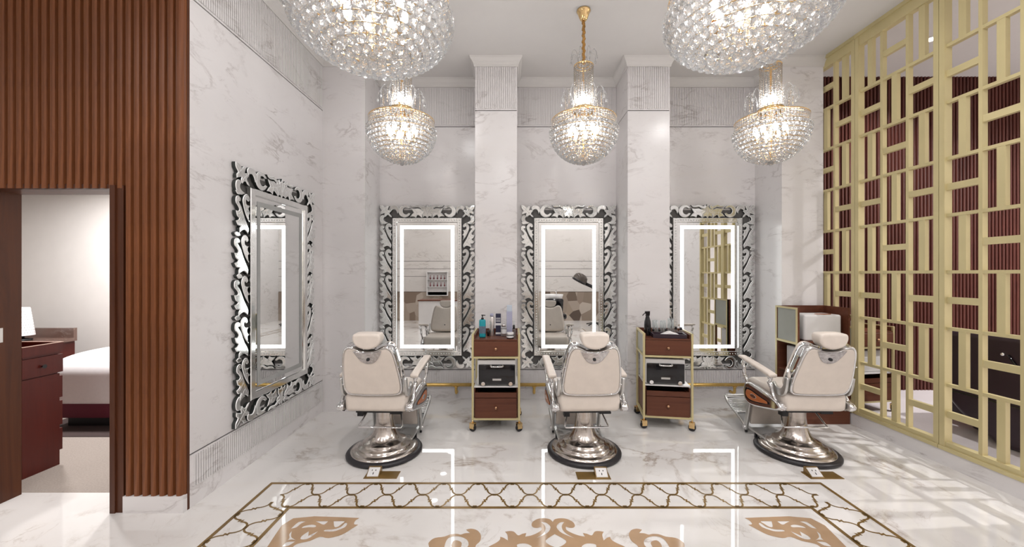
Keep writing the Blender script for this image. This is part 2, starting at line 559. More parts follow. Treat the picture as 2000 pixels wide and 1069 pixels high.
# cornice following the wall line
path = [(XL, YW), (XL, YP), (-1.701, YP), (-1.701, YN), (-0.427, YN), (-0.427, YP), (0.059, YP), (0.059, YN), (1.339, YN), (1.339, YP), (1.825, YP), (1.825, YN), (3.123, YN), (3.123, YP), (XR - 0.01, YP)]
def offset_path(pth, d):
    out = []
    for i, p in enumerate(pth):
        p = Vector(p)
        a = (p - Vector(pth[i - 1])).normalized() if i > 0 else None
        b = (Vector(pth[i + 1]) - p).normalized() if i < len(pth) - 1 else None
        a = a or b; b = b or a
        na, nb = Vector((a.y, -a.x)), Vector((b.y, -b.x))
        k = (na + nb).normalized()
        out.append(p + k * d / max(0.3, k.dot(na)))
    return out
mb = MB()
prof = [(0.0, 3.992), (0.012, 3.992), (0.016, 4.015), (0.03, 4.045), (0.055, 4.075), (0.062, 4.099)]
rings = [[mb.v((p.x, p.y, z)) for p in offset_path(path, d)] for d, z in prof]
for ra, rb in zip(rings, rings[1:]):
    for i in range(len(path) - 1):
        mb._f([ra[i], ra[i + 1], rb[i + 1], rb[i]])
tag(mb.build('trim_1', 'ceiling'), 'plain cove cornice under the ceiling', 'cornice', kind='structure')

# ribbed wood wall with the doorway
DX0, DX1, DZ = -3.552, -2.680, 2.170
ww = thing('wall_doorway', 'ribbed walnut wall with an open doorway', 'wall', kind='structure')
MB().box(XF, DX0 - 0.02, YW + 0.03, YW + 0.22, 0, ZC).build('backing', 'wood_door', ww)
MB().box(DX0, DX1, YW + 0.03, YW + 0.22, DZ + 0.03, ZC).build('backing', 'wood_door', ww)
MB().box(DX1 + 0.02, XL - 0.12, YW + 0.03, YW + 0.22, 0, ZC).build('backing', 'wood_door', ww)
MB().box(XL - 0.12, XL - 0.0, YW + 0.03, YW + 0.05, 0, ZC).build('backing', 'wood_door', ww)
def rib_mesh(length, name):
    p = 0.0563
    mb = MB()
    o = [(0, 0), (0.004, 0.022), (0.012, 0.030), (0.030, 0.031), (0.040, 0.026), (0.046, 0.010), (p, 0.006), (p, 0)]
    a = [mb.v((x, -y, 0)) for x, y in o]
    b = [mb.v((x, -y, length)) for x, y in o]
    for i in range(len(o)):
        j = (i + 1) % len(o)
        mb._f([a[i], a[j], b[j], b[i]])
    mb._f(a); mb._f(list(reversed(b)))
    return mb.mesh(name, 'wood_rib')
rp = 0.0563
long_rib = rib_mesh(ZC - 0.112, 'rib_long')
short_rib = rib_mesh(ZC - DZ, 'rib_short')
n = int((XL - DX1 - 0.075) / rp)
x = XL - 0.003 - rp
while x > XF:
    if x > DX1 + 0.055:
        link_mesh('rib', long_rib, ww, (x, YW + 0.03, 0.112))
    elif x > DX0 - rp:
        link_mesh('rib', short_rib, ww, (x, YW + 0.03, DZ))
    else:
        link_mesh('rib', long_rib, ww, (x, YW + 0.03, 0.112))
    x -= rp
tag(MB().box(DX1 + 0.085, XL, YW - 0.004, YW + 0.03, 0, 0.112).build('baseboard_left', 'marble'), 'low marble skirting under the ribbed walnut wall', 'baseboard', kind='structure')
tag(MB().box(XF, DX0 - 0.09, YW - 0.004, YW + 0.03, 0, 0.112).build('baseboard_far_left', 'marble'), 'low marble skirting left of the doorway', 'baseboard', kind='structure')
dr = thing('door_1', 'dark wooden door lining around the open doorway', 'door frame', kind='structure')
MB().box(DX1, DX1 + 0.035, YW - 0.006, YW + 0.22, 0, DZ + 0.02).box(DX1 + 0.035, DX1 + 0.083, YW + 0.004, YW + 0.2, 0, DZ + 0.02).build('jamb', 'wood_door', dr)
MB().box(DX0 - 0.083, DX0, YW + 0.002, YW + 0.22, 0, DZ + 0.02).build('jamb', 'wood_door', dr)
MB().box(DX0, DX1, YW + 0.01, YW + 0.22, DZ, DZ + 0.03).build('head', 'wood_door', dr)
MB().box(DX0 - 0.083, DX0 - 0.055, YW + 0.225, YW + 0.262, 0, 2.9).build('casing', 'white_plastic', dr)
MB().box(DX0, DX0 + 0.003, YW + 0.085, YW + 0.115, 1.12, 1.22).build('strike_plate', 'alu', dr)

# floor inlay: brass trellis border and tan scrolls
def strip(mb, pts, w, z, closed=False):
    P = [Vector(p) for p in pts]
    n = len(P)
    L, R = [], []
    for i in range(n):
        a = (P[i] - P[i - 1]) if (i > 0 or closed) else (P[1] - P[0])
        b = (P[(i + 1) % n] - P[i]) if (i < n - 1 or closed) else a
        a = a.normalized(); b = b.normalized()
        na, nb = Vector((-a.y, a.x)), Vector((-b.y, b.x))
        k = na + nb
        k = k.normalized() if k.length > 1e-4 else na
        k = k * (w / 2) / max(0.55, k.dot(na))
        L.append(mb.v((P[i].x + k.x, P[i].y + k.y, z)))
        R.append(mb.v((P[i].x - k.x, P[i].y - k.y, z)))
    for i in range(n if closed else n - 1):
        j = (i + 1) % n
        mb._f([L[i], R[i], R[j], L[j]])
BX0, BX1, BY1 = -1.830, 2.350, 2.946
BW, BP = 0.306, 0.258
BY0 = -1.6
CX = (BX0 + BX1) / 2
ZI = 0.001
for k, (inset, w) in enumerate(((0.0, 0.026), (BW, 0.026))):
    mb = MB()
    strip(mb, [(BX0 + inset, BY0 + inset), (BX1 - inset, BY0 + inset), (BX1 - inset, BY1 - inset), (BX0 + inset, BY1 - inset)], w, ZI, True)
    mb.build('inlay_border_line', 'inlay_brass', floor)
hb = BW / 2 - 0.004
q = [(0.054 * math.sin(k / 6 * PI / 2), hb - 0.064 + 0.064 * math.cos(k / 6 * PI / 2)) for k in range(7)]
q += [(0.068, hb - 0.064)]
half = q + [(0.129 - x, hb - y) for x, y in reversed(q)]
def trellis_mesh(name):
    mb = MB()
    for sx in (1, -1):
        for sy in (1, -1):
            strip(mb, [(x * sx, y * sy) for x, y in half], 0.0125, 0)
    for sy in (1, -1):
        mb.box(-0.014, 0.014, min(sy * (hb - 0.02), sy * BW / 2), max(sy * (hb - 0.02), sy * BW / 2), -0.0008, 0.0)
    mb.box(0.115, 0.143, -0.011, 0.011, -0.0008, 0.0)
    return mb.mesh(name, 'inlay_brass')
tm = trellis_mesh('inlay_trellis')
ymid = BY1 - BW / 2
nx = int(round((BX1 - BX0 - BW) / BP))
x0 = CX - BP * (nx - 1) / 2
for i in range(nx):
    link_mesh('inlay_trellis', tm, floor, (x0 + BP * i, ymid, ZI))
ny = int((BY1 - BY0 - BW) / BP)
for xs in (BX0 + BW / 2, BX1 - BW / 2):
    for i in range(ny):
        link_mesh('inlay_trellis', tm, floor, (xs, BY1 - BW - 0.0 - BP * (i + 0.30), ZI), (0, 0, PI / 2))
CORNER = [[(1.52, 2.527), (1.952, 2.524), (1.955, 2.262), (1.955, 2.108), (1.86, 2.108), (1.823, 2.184), (1.804, 2.262), (1.788, 2.288), (1.732, 2.31), (1.69, 2.346), (1.633, 2.335), (1.566, 2.364), (1.526, 2.421), (1.502, 2.46), (1.531, 2.465), (1.536, 2.501)], [(1.577, 2.47), (1.576, 2.438), (1.599, 2.414), (1.631, 2.396), (1.689, 2.397), (1.686, 2.411), (1.638, 2.416), (1.603, 2.44), (1.593, 2.475)], [(1.605, 2.493), (1.674, 2.493), (1.645, 2.44), (1.623, 2.44), (1.61, 2.47)], [(1.71, 2.493), (1.79, 2.493), (1.76, 2.478), (1.721, 2.46)], [(1.766, 2.45), (1.799, 2.46), (1.84, 2.445), (1.844, 2.426), (1.806, 2.435), (1.768, 2.435)], [(1.727, 2.397), (1.739, 2.353), (1.762, 2.326), (1.796, 2.326), (1.803, 2.355), (1.784, 2.397), (1.764, 2.353), (1.745, 2.378)], [(1.854, 2.491), (1.896, 2.486), (1.908, 2.421), (1.882, 2.434), (1.872, 2.47)], [(1.889, 2.397), (1.889, 2.369), (1.869, 2.337), (1.869, 2.317), (1.846, 2.323), (1.82, 2.317), (1.864, 2.346)], [(1.817, 2.305), (1.864, 2.299), (1.87, 2.262), (1.836, 2.272)]]
CREST = [[(0.262, 2.486), (0.246, 2.514), (0.207, 2.524), (0.167, 2.517), (0.132, 2.486), (0.125, 2.45), (0.138, 2.431), (0.161, 2.429), (0.184, 2.44), (0.185, 2.411), (0.158, 2.383), (0.119, 2.359), (0.081, 2.348), (0.088, 2.381), (0.063, 2.373), (0.037, 2.359), (0.013, 2.392), (-0.013, 2.399), (-0.044, 2.392), (-0.028, 2.364), (-0.025, 2.314), (-0.05, 2.337), (-0.071, 2.346), (-0.074, 2.319), (-0.097, 2.292), (-0.138, 2.258), (-0.152, 2.208), (0.011, 2.153), (0.261, 2.15), (0.261, 2.252), (0.223, 2.275), (0.201, 2.313), (0.261, 2.371)], [(0.188, 2.486), (0.217, 2.48), (0.24, 2.45), (0.24, 2.421), (0.214, 2.378), (0.148, 2.335), (0.189, 2.373), (0.208, 2.411), (0.208, 2.45)], [(0.03, 2.279), (0.079, 2.288), (0.114, 2.266), (0.113, 2.237), (0.047, 2.237)]]
SCROLL = [[(-0.491, 2.275), (-0.489, 2.31), (-0.464, 2.337), (-0.411, 2.348), (-0.376, 2.369), (-0.339, 2.373), (-0.313, 2.366), (-0.29, 2.378), (-0.259, 2.381), (-0.287, 2.411), (-0.257, 2.421), (-0.217, 2.406), (-0.191, 2.364), (-0.19, 2.31), (-0.211, 2.275), (-0.224, 2.225), (-0.289, 2.184), (-0.437, 2.2)], [(-0.396, 2.266), (-0.388, 2.328), (-0.355, 2.35), (-0.311, 2.346), (-0.27, 2.319), (-0.256, 2.275), (-0.273, 2.241), (-0.297, 2.241), (-0.298, 2.292), (-0.325, 2.314), (-0.349, 2.31), (-0.356, 2.275), (-0.344, 2.241), (-0.386, 2.241)]]
def soften(loops):
    out = []
    for lp in loops:
        n = len(lp); q_ = []
        for i, p in enumerate(lp):
            a = (Vector(lp[i - 1]) - Vector(p)); b = (Vector(lp[(i + 1) % n]) - Vector(p))
            sharp = a.angle(b) < 1.35 or abs(p[0] - 0.262) < 0.004
            if abs(p[0] - 0.262) < 0.004: p = (0.2622, p[1])
            q_.append((p[0], p[1], 's') if sharp else p)
        out.append(smooth_loop(q_, 3))
    return out
CORNER[0][0] = (1.52, 2.527)
def mirror_x(loops, c=0.262):
    return [[(2 * c - x, y) for x, y in lp] for lp in loops]
for nm, sh in (('inlay_corner_scroll', CORNER), ('inlay_crest', CREST), ('inlay_scroll', SCROLL)):
    for lp in (soften(sh), mirror_x(soften(sh))):
        MB().flat(lp, ZI).build(nm, 'inlay_tan', floor)

# kerb under the lattice, solid wall nearer the camera, rear walls
KX = 3.600
LY0, LY1 = 2.46, 4.86
tag(MB().box(KX, KX + 0.10, LY0, YP - 0.0, 0, 0.128).build('baseboard_right', 'marble'), 'marble kerb under the gold lattice screen', 'baseboard', kind='structure')
tag(MB().box(KX, KX + 0.14, YR, LY0, 0, ZC).build('wall_right', 'marble'), 'plain marble wall beside the lattice screen', 'wall', kind='structure')
wr = thing('wall_rear', 'beige marble wall facing the mirrors', 'wall', kind='structure')
zs = [0.0, 0.98, 1.50, 1.76, 2.02, ZC]
for a, b in zip(zs, zs[1:]):
    MB().box(XF, KX, YR - 0.1, YR + (0.02 if a == 0 else 0.0), a + (0 if a == 0 else 0.006), b - 0.006).build('rear_panel', 'dado' if a == 0 else 'marble_rear', wr)
MB().box(XF, KX, YR - 0.1, YR - 0.012, 0, ZC).build('joint', 'joint', wr)
tag(MB().box(XF - 0.12, XF, YR, YW + 0.2, 0, ZC).build('wall_far_left', 'marble_rear'), 'beige marble wall at the far left', 'wall', kind='structure')

# lounge beyond the lattice
tag(MB().box(XR + 0.02, 8.2, 0.2, 5.5, -0.12, -0.0).build('floor_lounge', 'lounge_floor'), 'pale floor of the lounge behind the lattice', 'floor', kind='structure')
tag(MB().box(XR + 0.20, 8.2, 0.2, 5.5, 4.30, 4.42).box(XR + 0.2, XR + 0.22, 0.2, 5.5, ZC, 4.30).build('ceiling_lounge', 'ceiling'), 'grey ceiling of the lounge behind the lattice', 'ceiling', kind='structure')
wlb = thing('wall_lounge_back', 'dark burgundy ribbed wall behind the lattice', 'wall', kind='structure')
MB().box(XR, 8.2, 5.32, 5.5, 0, 4.30).build('backing', 'wood_dark_rib', wlb)
mb = MB()
x = XR + 0.02
while x < 8.1:
    o = [(0, 0), (0.004, 0.02), (0.012, 0.026), (0.028, 0.026), (0.034, 0.02), (0.038, 0)]
    a = [mb.v((x + u, 5.32 - w, 0.0)) for u, w in o]
    b = [mb.v((x + u, 5.32 - w, 4.30)) for u, w in o]
    for i in range(len(o) - 1):
        mb._f([a[i], a[i + 1], b[i + 1], b[i]])
    mb._f(a); mb._f(list(reversed(b)))
    x += 0.049
tag(mb.build('rib', 'wood_dark_rib', wlb), kind='stuff')
tag(MB().box(8.2, 8.3, 0.2, 5.5, 0, 4.3).build('wall_lounge_right', 'white_wall'), 'white end wall of the lounge', 'wall', kind='structure')
tag(MB().box(KX + 0.14, 8.2, 0.1, 0.2, 0, 4.3).build('wall_lounge_front', 'white_wall'), 'white front wall of the lounge', 'wall', kind='structure')

# spa room beyond the doorway
tag(MB().box(-7.2, XL - 0.12, YW + 0.24, 5.4, -0.12, 0.0).build('floor_spa', 'carpet'), 'grey beige floor of the room beyond the doorway', 'floor', kind='structure')
tag(MB().box(-7.2, XL - 0.12, 5.3, 5.4, 0, 3.0).build('wall_spa_back', 'white_wall'), 'plain white wall seen through the doorway', 'wall', kind='structure')
tag(MB().box(-7.3, -7.2, YW + 0.2, 5.4, 0, 3.0).build('wall_spa_left', 'white_wall'), 'white side wall beyond the doorway', 'wall', kind='structure')
tag(MB().box(XL - 0.2, XL - 0.121, YW + 0.23, 5.4, 0, 3.0).build('wall_spa_right', 'white_wall'), 'white partition at the right of the room beyond', 'wall', kind='structure')
tag(MB().box(-7.2, XL - 0.12, YW + 0.221, 5.4, 2.9, 3.0).build('ceiling_spa', 'white_wall'), 'white ceiling of the room beyond the doorway', 'ceiling', kind='structure')

# ------------------------------------------------------------------ downlights
def disc_light(name, loc, w, radius, spread=2.4, col=(1.0, 0.985, 0.985), parent=None):
    l = bpy.data.lights.new(name, 'AREA')
    l.shape = 'DISK'
    l.size = radius * 2
    l.energy = w
    l.color = col
    l.spread = spread
    o = bpy.data.objects.new(name, l)
    COL.objects.link(o)
    o.location = loc
    if parent: o.parent = parent
    return o
ring_me = MB().lathe([(0.055, 0.0), (0.055, -0.008), (0.075, -0.010), (0.085, -0.004), (0.085, 0.0)], 24, caps=False).mesh('trim_ring', 'white_plastic')
M['lamp_disc'] = emit('downlight_disc', (1.0, 0.95, 0.88), 12.0)
M['lamp_disc'].cycles.emission_sampling = 'NONE'
disc_me = MB().lathe([(0.0, -0.003), (0.055, -0.003), (0.055, -0.001)], 24, caps=False).mesh('lamp_disc', 'lamp_disc')
def downlight(x, y, z, w, label, group, spread=3.1):
    t = thing('ceiling_downlight', label, 'downlight', (x, y, z), 0, group)
    link_mesh('trim_ring', ring_me, t)
    link_mesh('lamp_disc', disc_me, t)
    disc_light('downlight_lamp', (0, 0, -0.012), w, 0.09 if z < 4.2 else 0.04, spread, parent=t)
    return t
for x, y in [(-0.8, 2.25), (0.9, 2.25), (2.6, 2.25)] + [(x, y) for x in (-4.4, -1.95, -0.2, 1.55, 3.05) for y in (0.2, -1.1, -2.4)]:
    if True:
        downlight(x, y, ZC, DOWNLIGHT_W, 'small round recessed downlight in the salon ceiling', 'salon ceiling downlights')
downlight(4.82, 4.45, 4.30, LOUNGE_W, 'bright round downlight in the lounge ceiling behind the lattice', None, 2.2)
downlight(7.3, 2.8, 4.30, LOUNGE_W * 6, 'added unseen lamp brightening the lounge behind the lattice', None, 2.6)  # lamp out of view, added to brighten the lounge ceiling
downlight(-5.0, 4.2, 2.9, SPA_W, 'added unseen lamp brightening the room beyond the doorway', None, 2.9)  # unseen lamp, added to light the white spa walls
downlight(-3.6, 4.3, 2.9, SPA_W * 0.8, 'second added unseen lamp over the treatment bed', None, 2.9)  # another unseen lamp, added as fill for the spa room

# ------------------------------------------------------------------ gold lattice screen: three framed panels
LZ0, LZ1, LROW = 0.200, 3.968, 0.471
def lattice_panel(y0, y1, label):
    t = thing('lattice_panel', label, 'lattice screen', (XR, y0, 0.128), 0, 'gold lattice panels of the right wall')
    w = y1 - y0
    z = lambda v: v - 0.128
    st = 0.043
    def bar(nm, a, b, c, d, x0=0.0, x1=0.040):
        MB().box(x0, x1, a, b, z(c), z(d)).build(nm, 'gold_paint', t)
    bar('stile', 0.002, st, 0.128, ZC, -0.016, 0.048)
    bar('stile', w - st, w - 0.002, 0.128, ZC, -0.016, 0.048)
    bar('rail', st, w - st, 0.128, LZ0, -0.010, 0.048)
    bar('rail', st, w - st, LZ1, ZC, -0.010, 0.048)
    bar('top_trim', 0.002, w - 0.002, ZC - 0.035, ZC - 0.001, -0.030, -0.010)
    bar('bottom_trim', 0.002, w - 0.002, 0.129, 0.160, -0.026, -0.010)
    mul = 0.026
    cw = (w - 2 * st - 2 * mul) / 3
    for k in (1, 2):
        a = st + cw * k + mul * (k - 1)
        bar('mullion', a, a + mul, LZ0, LZ1, 0.0, 0.042)
    for c in range(3):
        a = st + c * (cw + mul)
        b = a + cw
        for r in range(8):
            zt = LZ1 - r * LROW
            zb = zt - LROW
            if r < 7:
                bar('cross_bar', a, b, zb - 0.013, zb + 0.013, 0.001, 0.041)
            lo, hi = (LZ0 if r == 7 else zb + 0.013), (LZ1 if r == 0 else zt - 0.013)
            if (r + c) % 2 == 0:
                bar('upright_bar', (a + b) / 2 - 0.026, (a + b) / 2 + 0.026, lo, hi, 0.003, 0.038)
            else:
                bar('level_bar', a, b, (lo + hi) / 2 - 0.027, (lo + hi) / 2 + 0.027, 0.003, 0.038)
    return t
lattice_panel(4.06, 4.86, 'gold lattice panel at the corner with the back wall')
lattice_panel(3.26, 4.06, 'gold lattice panel behind the right barber chair')
lattice_panel(2.46, 3.26, 'gold lattice panel nearest the camera on the right')

# ------------------------------------------------------------------ venetian mirrors
MW, MH, LB = 1.217, 2.092, 0.165
T0, T1 = 0.006, 0.038
def leaf_mesh(name, pts, res=4, veins=()):
    """cut-mirror leaf: dark ground edge, bright bevelled rim, mirror face, engraved lines"""
    mb = MB()
    out = smooth_loop(pts, res)
    P = [Vector(p) for p in out]
    P = [p for i, p in enumerate(P) if (p - P[i - 1]).length > 1e-5]
    if sum(P[i].x * P[(i + 1) % len(P)].y - P[(i + 1) % len(P)].x * P[i].y for i in range(len(P))) < 0: P.reverse()
    n = len(P)
    nor = []
    for i in range(n):
        a = (P[i] - P[i - 1]).normalized(); b = (P[(i + 1) % n] - P[i]).normalized()
        k = Vector((a.y, -a.x)) + Vector((b.y, -b.x))
        nor.append(k.normalized() if k.length > 1e-4 else (a - b).normalized())
    rings = [[mb.v((p.x - q.x * i_, -z, p.y - q.y * i_)) for p, q in zip(P, nor)] for i_, z in ((0.0, T0), (0.0, T1 - 0.005), (0.0055, T1))]
    for ri, mi in ((0, 2), (1, 1)):
        mb.mi = mi
        for i in range(n):
            mb._f([rings[ri][i], rings[ri][(i + 1) % n], rings[ri + 1][(i + 1) % n], rings[ri + 1][i]])
    mb.mi = 0
    top = rings[2]
    for tri in tessellate_polygon([[Vector((v.co.x, v.co.z, 0)) for v in top]]):
        mb._f([top[i] for i in tri])
    mb.mi = 1
    for vn in veins:
        mb.tube([tuple(p) for p in spline([(a, -T1 + 0.0002, b) for a, b in vn], 3)], 0.0019, 4)
    return mb.mesh(name, ['mirror_leaf', 'leaf_rim', 'mirror_edge'])
S = 's'
LEAF = {}
LEAF['scroll_leaf'] = leaf_mesh('scroll_leaf', [(.022, .0, S), (.058, .026), (.088, .022), (.126, .000, S), (.124, .034), (.112, .054), (.146, .058), (.167, .090, S), (.142, .098), (.128, .114), (.152, .130), (.167, .172, S), (.138, .170), (.126, .186), (.144, .212), (.166, .234), (.163, .276), (.134, .292), (.107, .276), (.112, .250), (.130, .250), (.112, .226), (.094, .200), (.078, .162), (.058, .120), (.034, .080), (.014, .040)],
    veins=[[(.035, .03), (.075, .10), (.100, .17), (.130, .215), (.148, .248), (.140, .275)], [(.07, .075), (.1, .04), (.118, .018)], [(.092, .13), (.13, .085), (.152, .083)], [(.105, .172), (.13, .15), (.155, .16)]])
LEAF['bud_leaf'] = leaf_mesh('bud_leaf', [(.010, .092, S), (.042, .132), (.068, .178), (.086, .224), (.095, .262), (.080, .300), (.050, .318), (.020, .304), (.010, .274), (.028, .260), (.048, .272), (.054, .252), (.040, .232), (.006, .228, S), (.022, .200), (.002, .164, S), (.018, .148)],
    veins=[[(.02, .11), (.045, .165), (.066, .225), (.074, .265), (.06, .296), (.035, .296)], [(.05, .19), (.03, .19), (.016, .175)], [(.062, .23), (.04, .222), (.018, .225)]])
LEAF['comma_leaf'] = leaf_mesh('comma_leaf', [(.094, .312, S), (.118, .303), (.146, .304), (.166, .326, S), (.142, .340), (.112, .336)])
cres = [(0.092 + 0.080 * math.cos(a), 0.086 + 0.080 * math.sin(a)) for a in [math.radians(28 + 312 * k / 18) for k in range(19)]]
cres += [(0.108 + 0.040 * math.cos(a), 0.090 + 0.044 * math.sin(a)) for a in [math.radians(325 - 280 * k / 14) for k in range(15)]]
LEAF['ring_scroll'] = leaf_mesh('ring_scroll', cres, 1, [[(.155, .045), (.10, .020), (.04, .045), (.030, .09), (.05, .14), (.10, .152)]])
LEAF['frond'] = leaf_mesh('frond', [(.158, .016, S), (.205, .018), (.238, .000, S), (.256, .036), (.282, .026), (.318, -.004, S), (.322, .044), (.352, .066), (.362, .104, S), (.326, .104), (.292, .114), (.262, .124), (.222, .118), (.176, .126, S), (.194, .092), (.206, .068), (.184, .048)], veins=[[(.17, .025), (.23, .065), (.29, .075), (.345, .095)], [(.245, .066), (.24, .03)], [(.295, .074), (.31, .03)], [(.25, .07), (.22, .1)]])
LEAF['wing_leaf'] = leaf_mesh('wing_leaf', [(.168, .164, S), (.196, .138), (.236, .136), (.268, .140), (.300, .124), (.338, .116), (.362, .140), (.344, .166, S), (.325, .148), (.300, .156), (.262, .170, S), (.215, .158)], veins=[[(.185, .155), (.24, .148), (.3, .14), (.345, .138)]])
pal = [(.0, .186, S), (.018, .150), (.044, .172, S), (.046, .130), (.078, .140), (.074, .104), (.044, .088), (.060, .060), (.056, .014, S), (.024, .030), (.0, .002, S)]
LEAF['palmette'] = leaf_mesh('palmette', pal + [(-p[0],) + tuple(p[1:]) for p in reversed(pal[1:-1])], veins=[[(0, .03), (0, .1), (0, .16)], [(.005, .06), (.022, .1), (.036, .15)], [(-.005, .06), (-.022, .1), (-.036, .15)]])
cl = [(.000, .000, S), (.040, .004), (.072, .028), (.094, .012), (.124, .014, S), (.110, .046), (.106, .066), (.132, .060), (.156, .078, S), (.134, .098), (.131, .116), (.150, .134), (.160, .160, S)]
LEAF['corner_leaf'] = leaf_mesh('corner_leaf', cl + [(p[1], p[0]) + tuple(p[2:]) for p in reversed(cl[1:-1])], veins=[[(.01, .01), (.08, .08), (.15, .15)], [(.055, .055), (.08, .035), (.112, .022)], [(.055, .055), (.035, .08), (.022, .112)], [(.1, .1), (.12, .082), (.145, .08)], [(.1, .1), (.082, .12), (.08, .145)]])
hk = [(.132, .030), (.152, .006), (.196, .002), (.236, .026), (.246, .070), (.226, .112, S), (.214, .078), (.194, .054), (.166, .056), (.148, .074, S), (.134, .054)]
LEAF['hook_leaf'] = leaf_mesh('hook_leaf', hk)
LEAF['hook_leaf_tall'] = leaf_mesh('hook_leaf', [(p[1], p[0]) + tuple(p[2:]) for p in hk])

def frame_strip_mesh(name, x0, x1, z0, z1, w, yf, yb, mats, bevel=0.0):
    mb = MB()
    for (a, b, c, d) in ((x0, x1, z1 - w, z1), (x0, x1, z0, z0 + w), (x0, x0 + w, z0 + w, z1 - w), (x1 - w, x1, z0 + w, z1 - w)):
        mb.box(a, b, -yf, -yb, c, d)
    return mb.mesh(name, mats)
ix0, ix1, iz0, iz1 = -MW / 2 + LB, MW / 2 - LB, LB, MH - LB
MOLD = 0.060
LEDI = 0.098
MIRROR_ME = {
    'back': frame_strip_mesh('gap_shade_board', ix0 - 0.105, ix1 + 0.105, iz0 - 0.105, iz1 + 0.105, 0.13, 0.005, 0.0005, 'backing'),  # added dark sheet, imitates shadow in the gaps of the carving
    'glass': MB().box(ix0 + 0.01, ix1 - 0.01, -0.030, -0.012, iz0 + 0.01, iz1 - 0.01).mesh('mirror_glass', 'mirror'),
    'led': frame_strip_mesh('led_strip', ix0 + LEDI, ix1 - LEDI, iz0 + LEDI, iz1 - LEDI, 0.040, 0.0325, 0.0301, 'led'),
    'led_off': frame_strip_mesh('led_strip', ix0 + LEDI, ix1 - LEDI, iz0 + LEDI, iz1 - LEDI, 0.040, 0.0325, 0.0301, 'led_off'),
}
def mold_mesh(length, name):
    mb = MB()
    o = [(0, 0.012), (0, 0.040), (0.006, 0.046), (0.054, 0.046), (0.060, 0.034), (0.060, 0.012)]
    # mitred ends: inner edge shorter
    a = [mb.v((u, -y, u)) for u, y in o]
    b = [mb.v((u, -y, length - u)) for u, y in o]
    for i in range(len(o)):
        j = (i + 1) % len(o)
        f = mb._f([a[i], a[j], b[j], b[i]])
    mb._f(a); mb._f(list(reversed(b)))
    return mb.mesh(name, 'mirror_leaf')
mold_v = mold_mesh(iz1 - iz0, 'frame_moulding_tall')
mold_h = mold_mesh(ix1 - ix0, 'frame_moulding_wide')
def dots_mesh(length, name):
    mb = MB()
    n = int(length / 0.034)
    for i in range(n):
        zz = 0.03 + (length - 0.06) * i / (n - 1)
        mb.ball((0.03, -0.046, zz), 0.0085, 1)
    return mb.mesh(name, 'leaf_rim')
dots_v = dots_mesh(iz1 - iz0, 'bead_row_tall')
dots_h = dots_mesh(ix1 - ix0, 'bead_row_wide')

def venetian_mirror(loc, rz, label, lit=True):
    t = thing('wall_mirror', label, 'mirror', loc, rz, 'carved frame mirrors')
    link_mesh('mirror_glass', MIRROR_ME['glass'], t)
    link_mesh('gap_shade_board', MIRROR_ME['back'], t)
    link_mesh('led_strip', MIRROR_ME['led' if lit else 'led_off'], t)
    for (l, r, s, me, dm) in (((ix0, 0, iz0), (0, 0, 0), (1, 1, 1), mold_v, dots_v), ((ix1, 0, iz0), (0, 0, 0), (-1, 1, 1), mold_v, dots_v),
                          ((ix0, 0, iz0), (0, PI / 2, 0), (-1, 1, 1), mold_h, dots_h), ((ix0, 0, iz1), (0, PI / 2, 0), (1, 1, 1), mold_h, dots_h)):
        o = link_mesh('frame_moulding', me, t, l, r, s)
        if lit:
            tag(link_mesh('bead_row', dm, o), kind='stuff')
    def put(nm, x, z, sx=1, sz=1):
        link_mesh(nm, LEAF[nm if nm != 'hook_leaf_tall' else 'hook_leaf_tall'], t, (x, 0, z), (random.uniform(-0.03, 0.03), 0, random.uniform(-0.04, 0.04)), (sx, 1, sz)).name = nm if nm != 'hook_leaf_tall' else 'hook_leaf'
    n = 5
    uh = (MH - 2 * 0.215) / n
    for s in (1, -1):
        for i in range(n):
            zz = 0.215 + uh * i
            put('scroll_leaf', s * ix1 , zz - 0.004, s)
            put('bud_leaf', s * ix1, zz, s)
            put('comma_leaf', s * ix1, zz - 0.004, s)
        for v in (1, -1):
            zc = MH if v == 1 else 0.0
            xc = s * MW / 2
            put('corner_leaf', xc, zc, -s, -v)
            put('hook_leaf', xc, zc, -s, -v)
            put('hook_leaf_tall', xc, zc, -s, -v)
            zi = iz1 if v == 1 else iz0
            put('ring_scroll', s * (MW / 2 - 0.226), zi, -s, v)
            put('frond', s * (MW / 2 - 0.226), zi, -s, v)
            put('wing_leaf', s * (MW / 2 - 0.226), zi, -s, v)
    put('palmette', 0, iz1 - 0.008, 1, 1)
    put('palmette', 0, iz0 + 0.008, 1, -1)
    return t
MZ = 0.383
venetian_mirror((-1.083, YN, MZ), 0, 'lit carved mirror on the back wall nearest the left corner')
venetian_mirror((0.724, YN, MZ), 0, 'lit carved mirror behind the middle barber chair')
venetian_mirror((2.497, YN, MZ), 0, 'lit carved mirror reflecting the gold lattice')
venetian_mirror((XL, 3.625, MZ), PI / 2, 'unlit carved mirror on the left side wall', False)

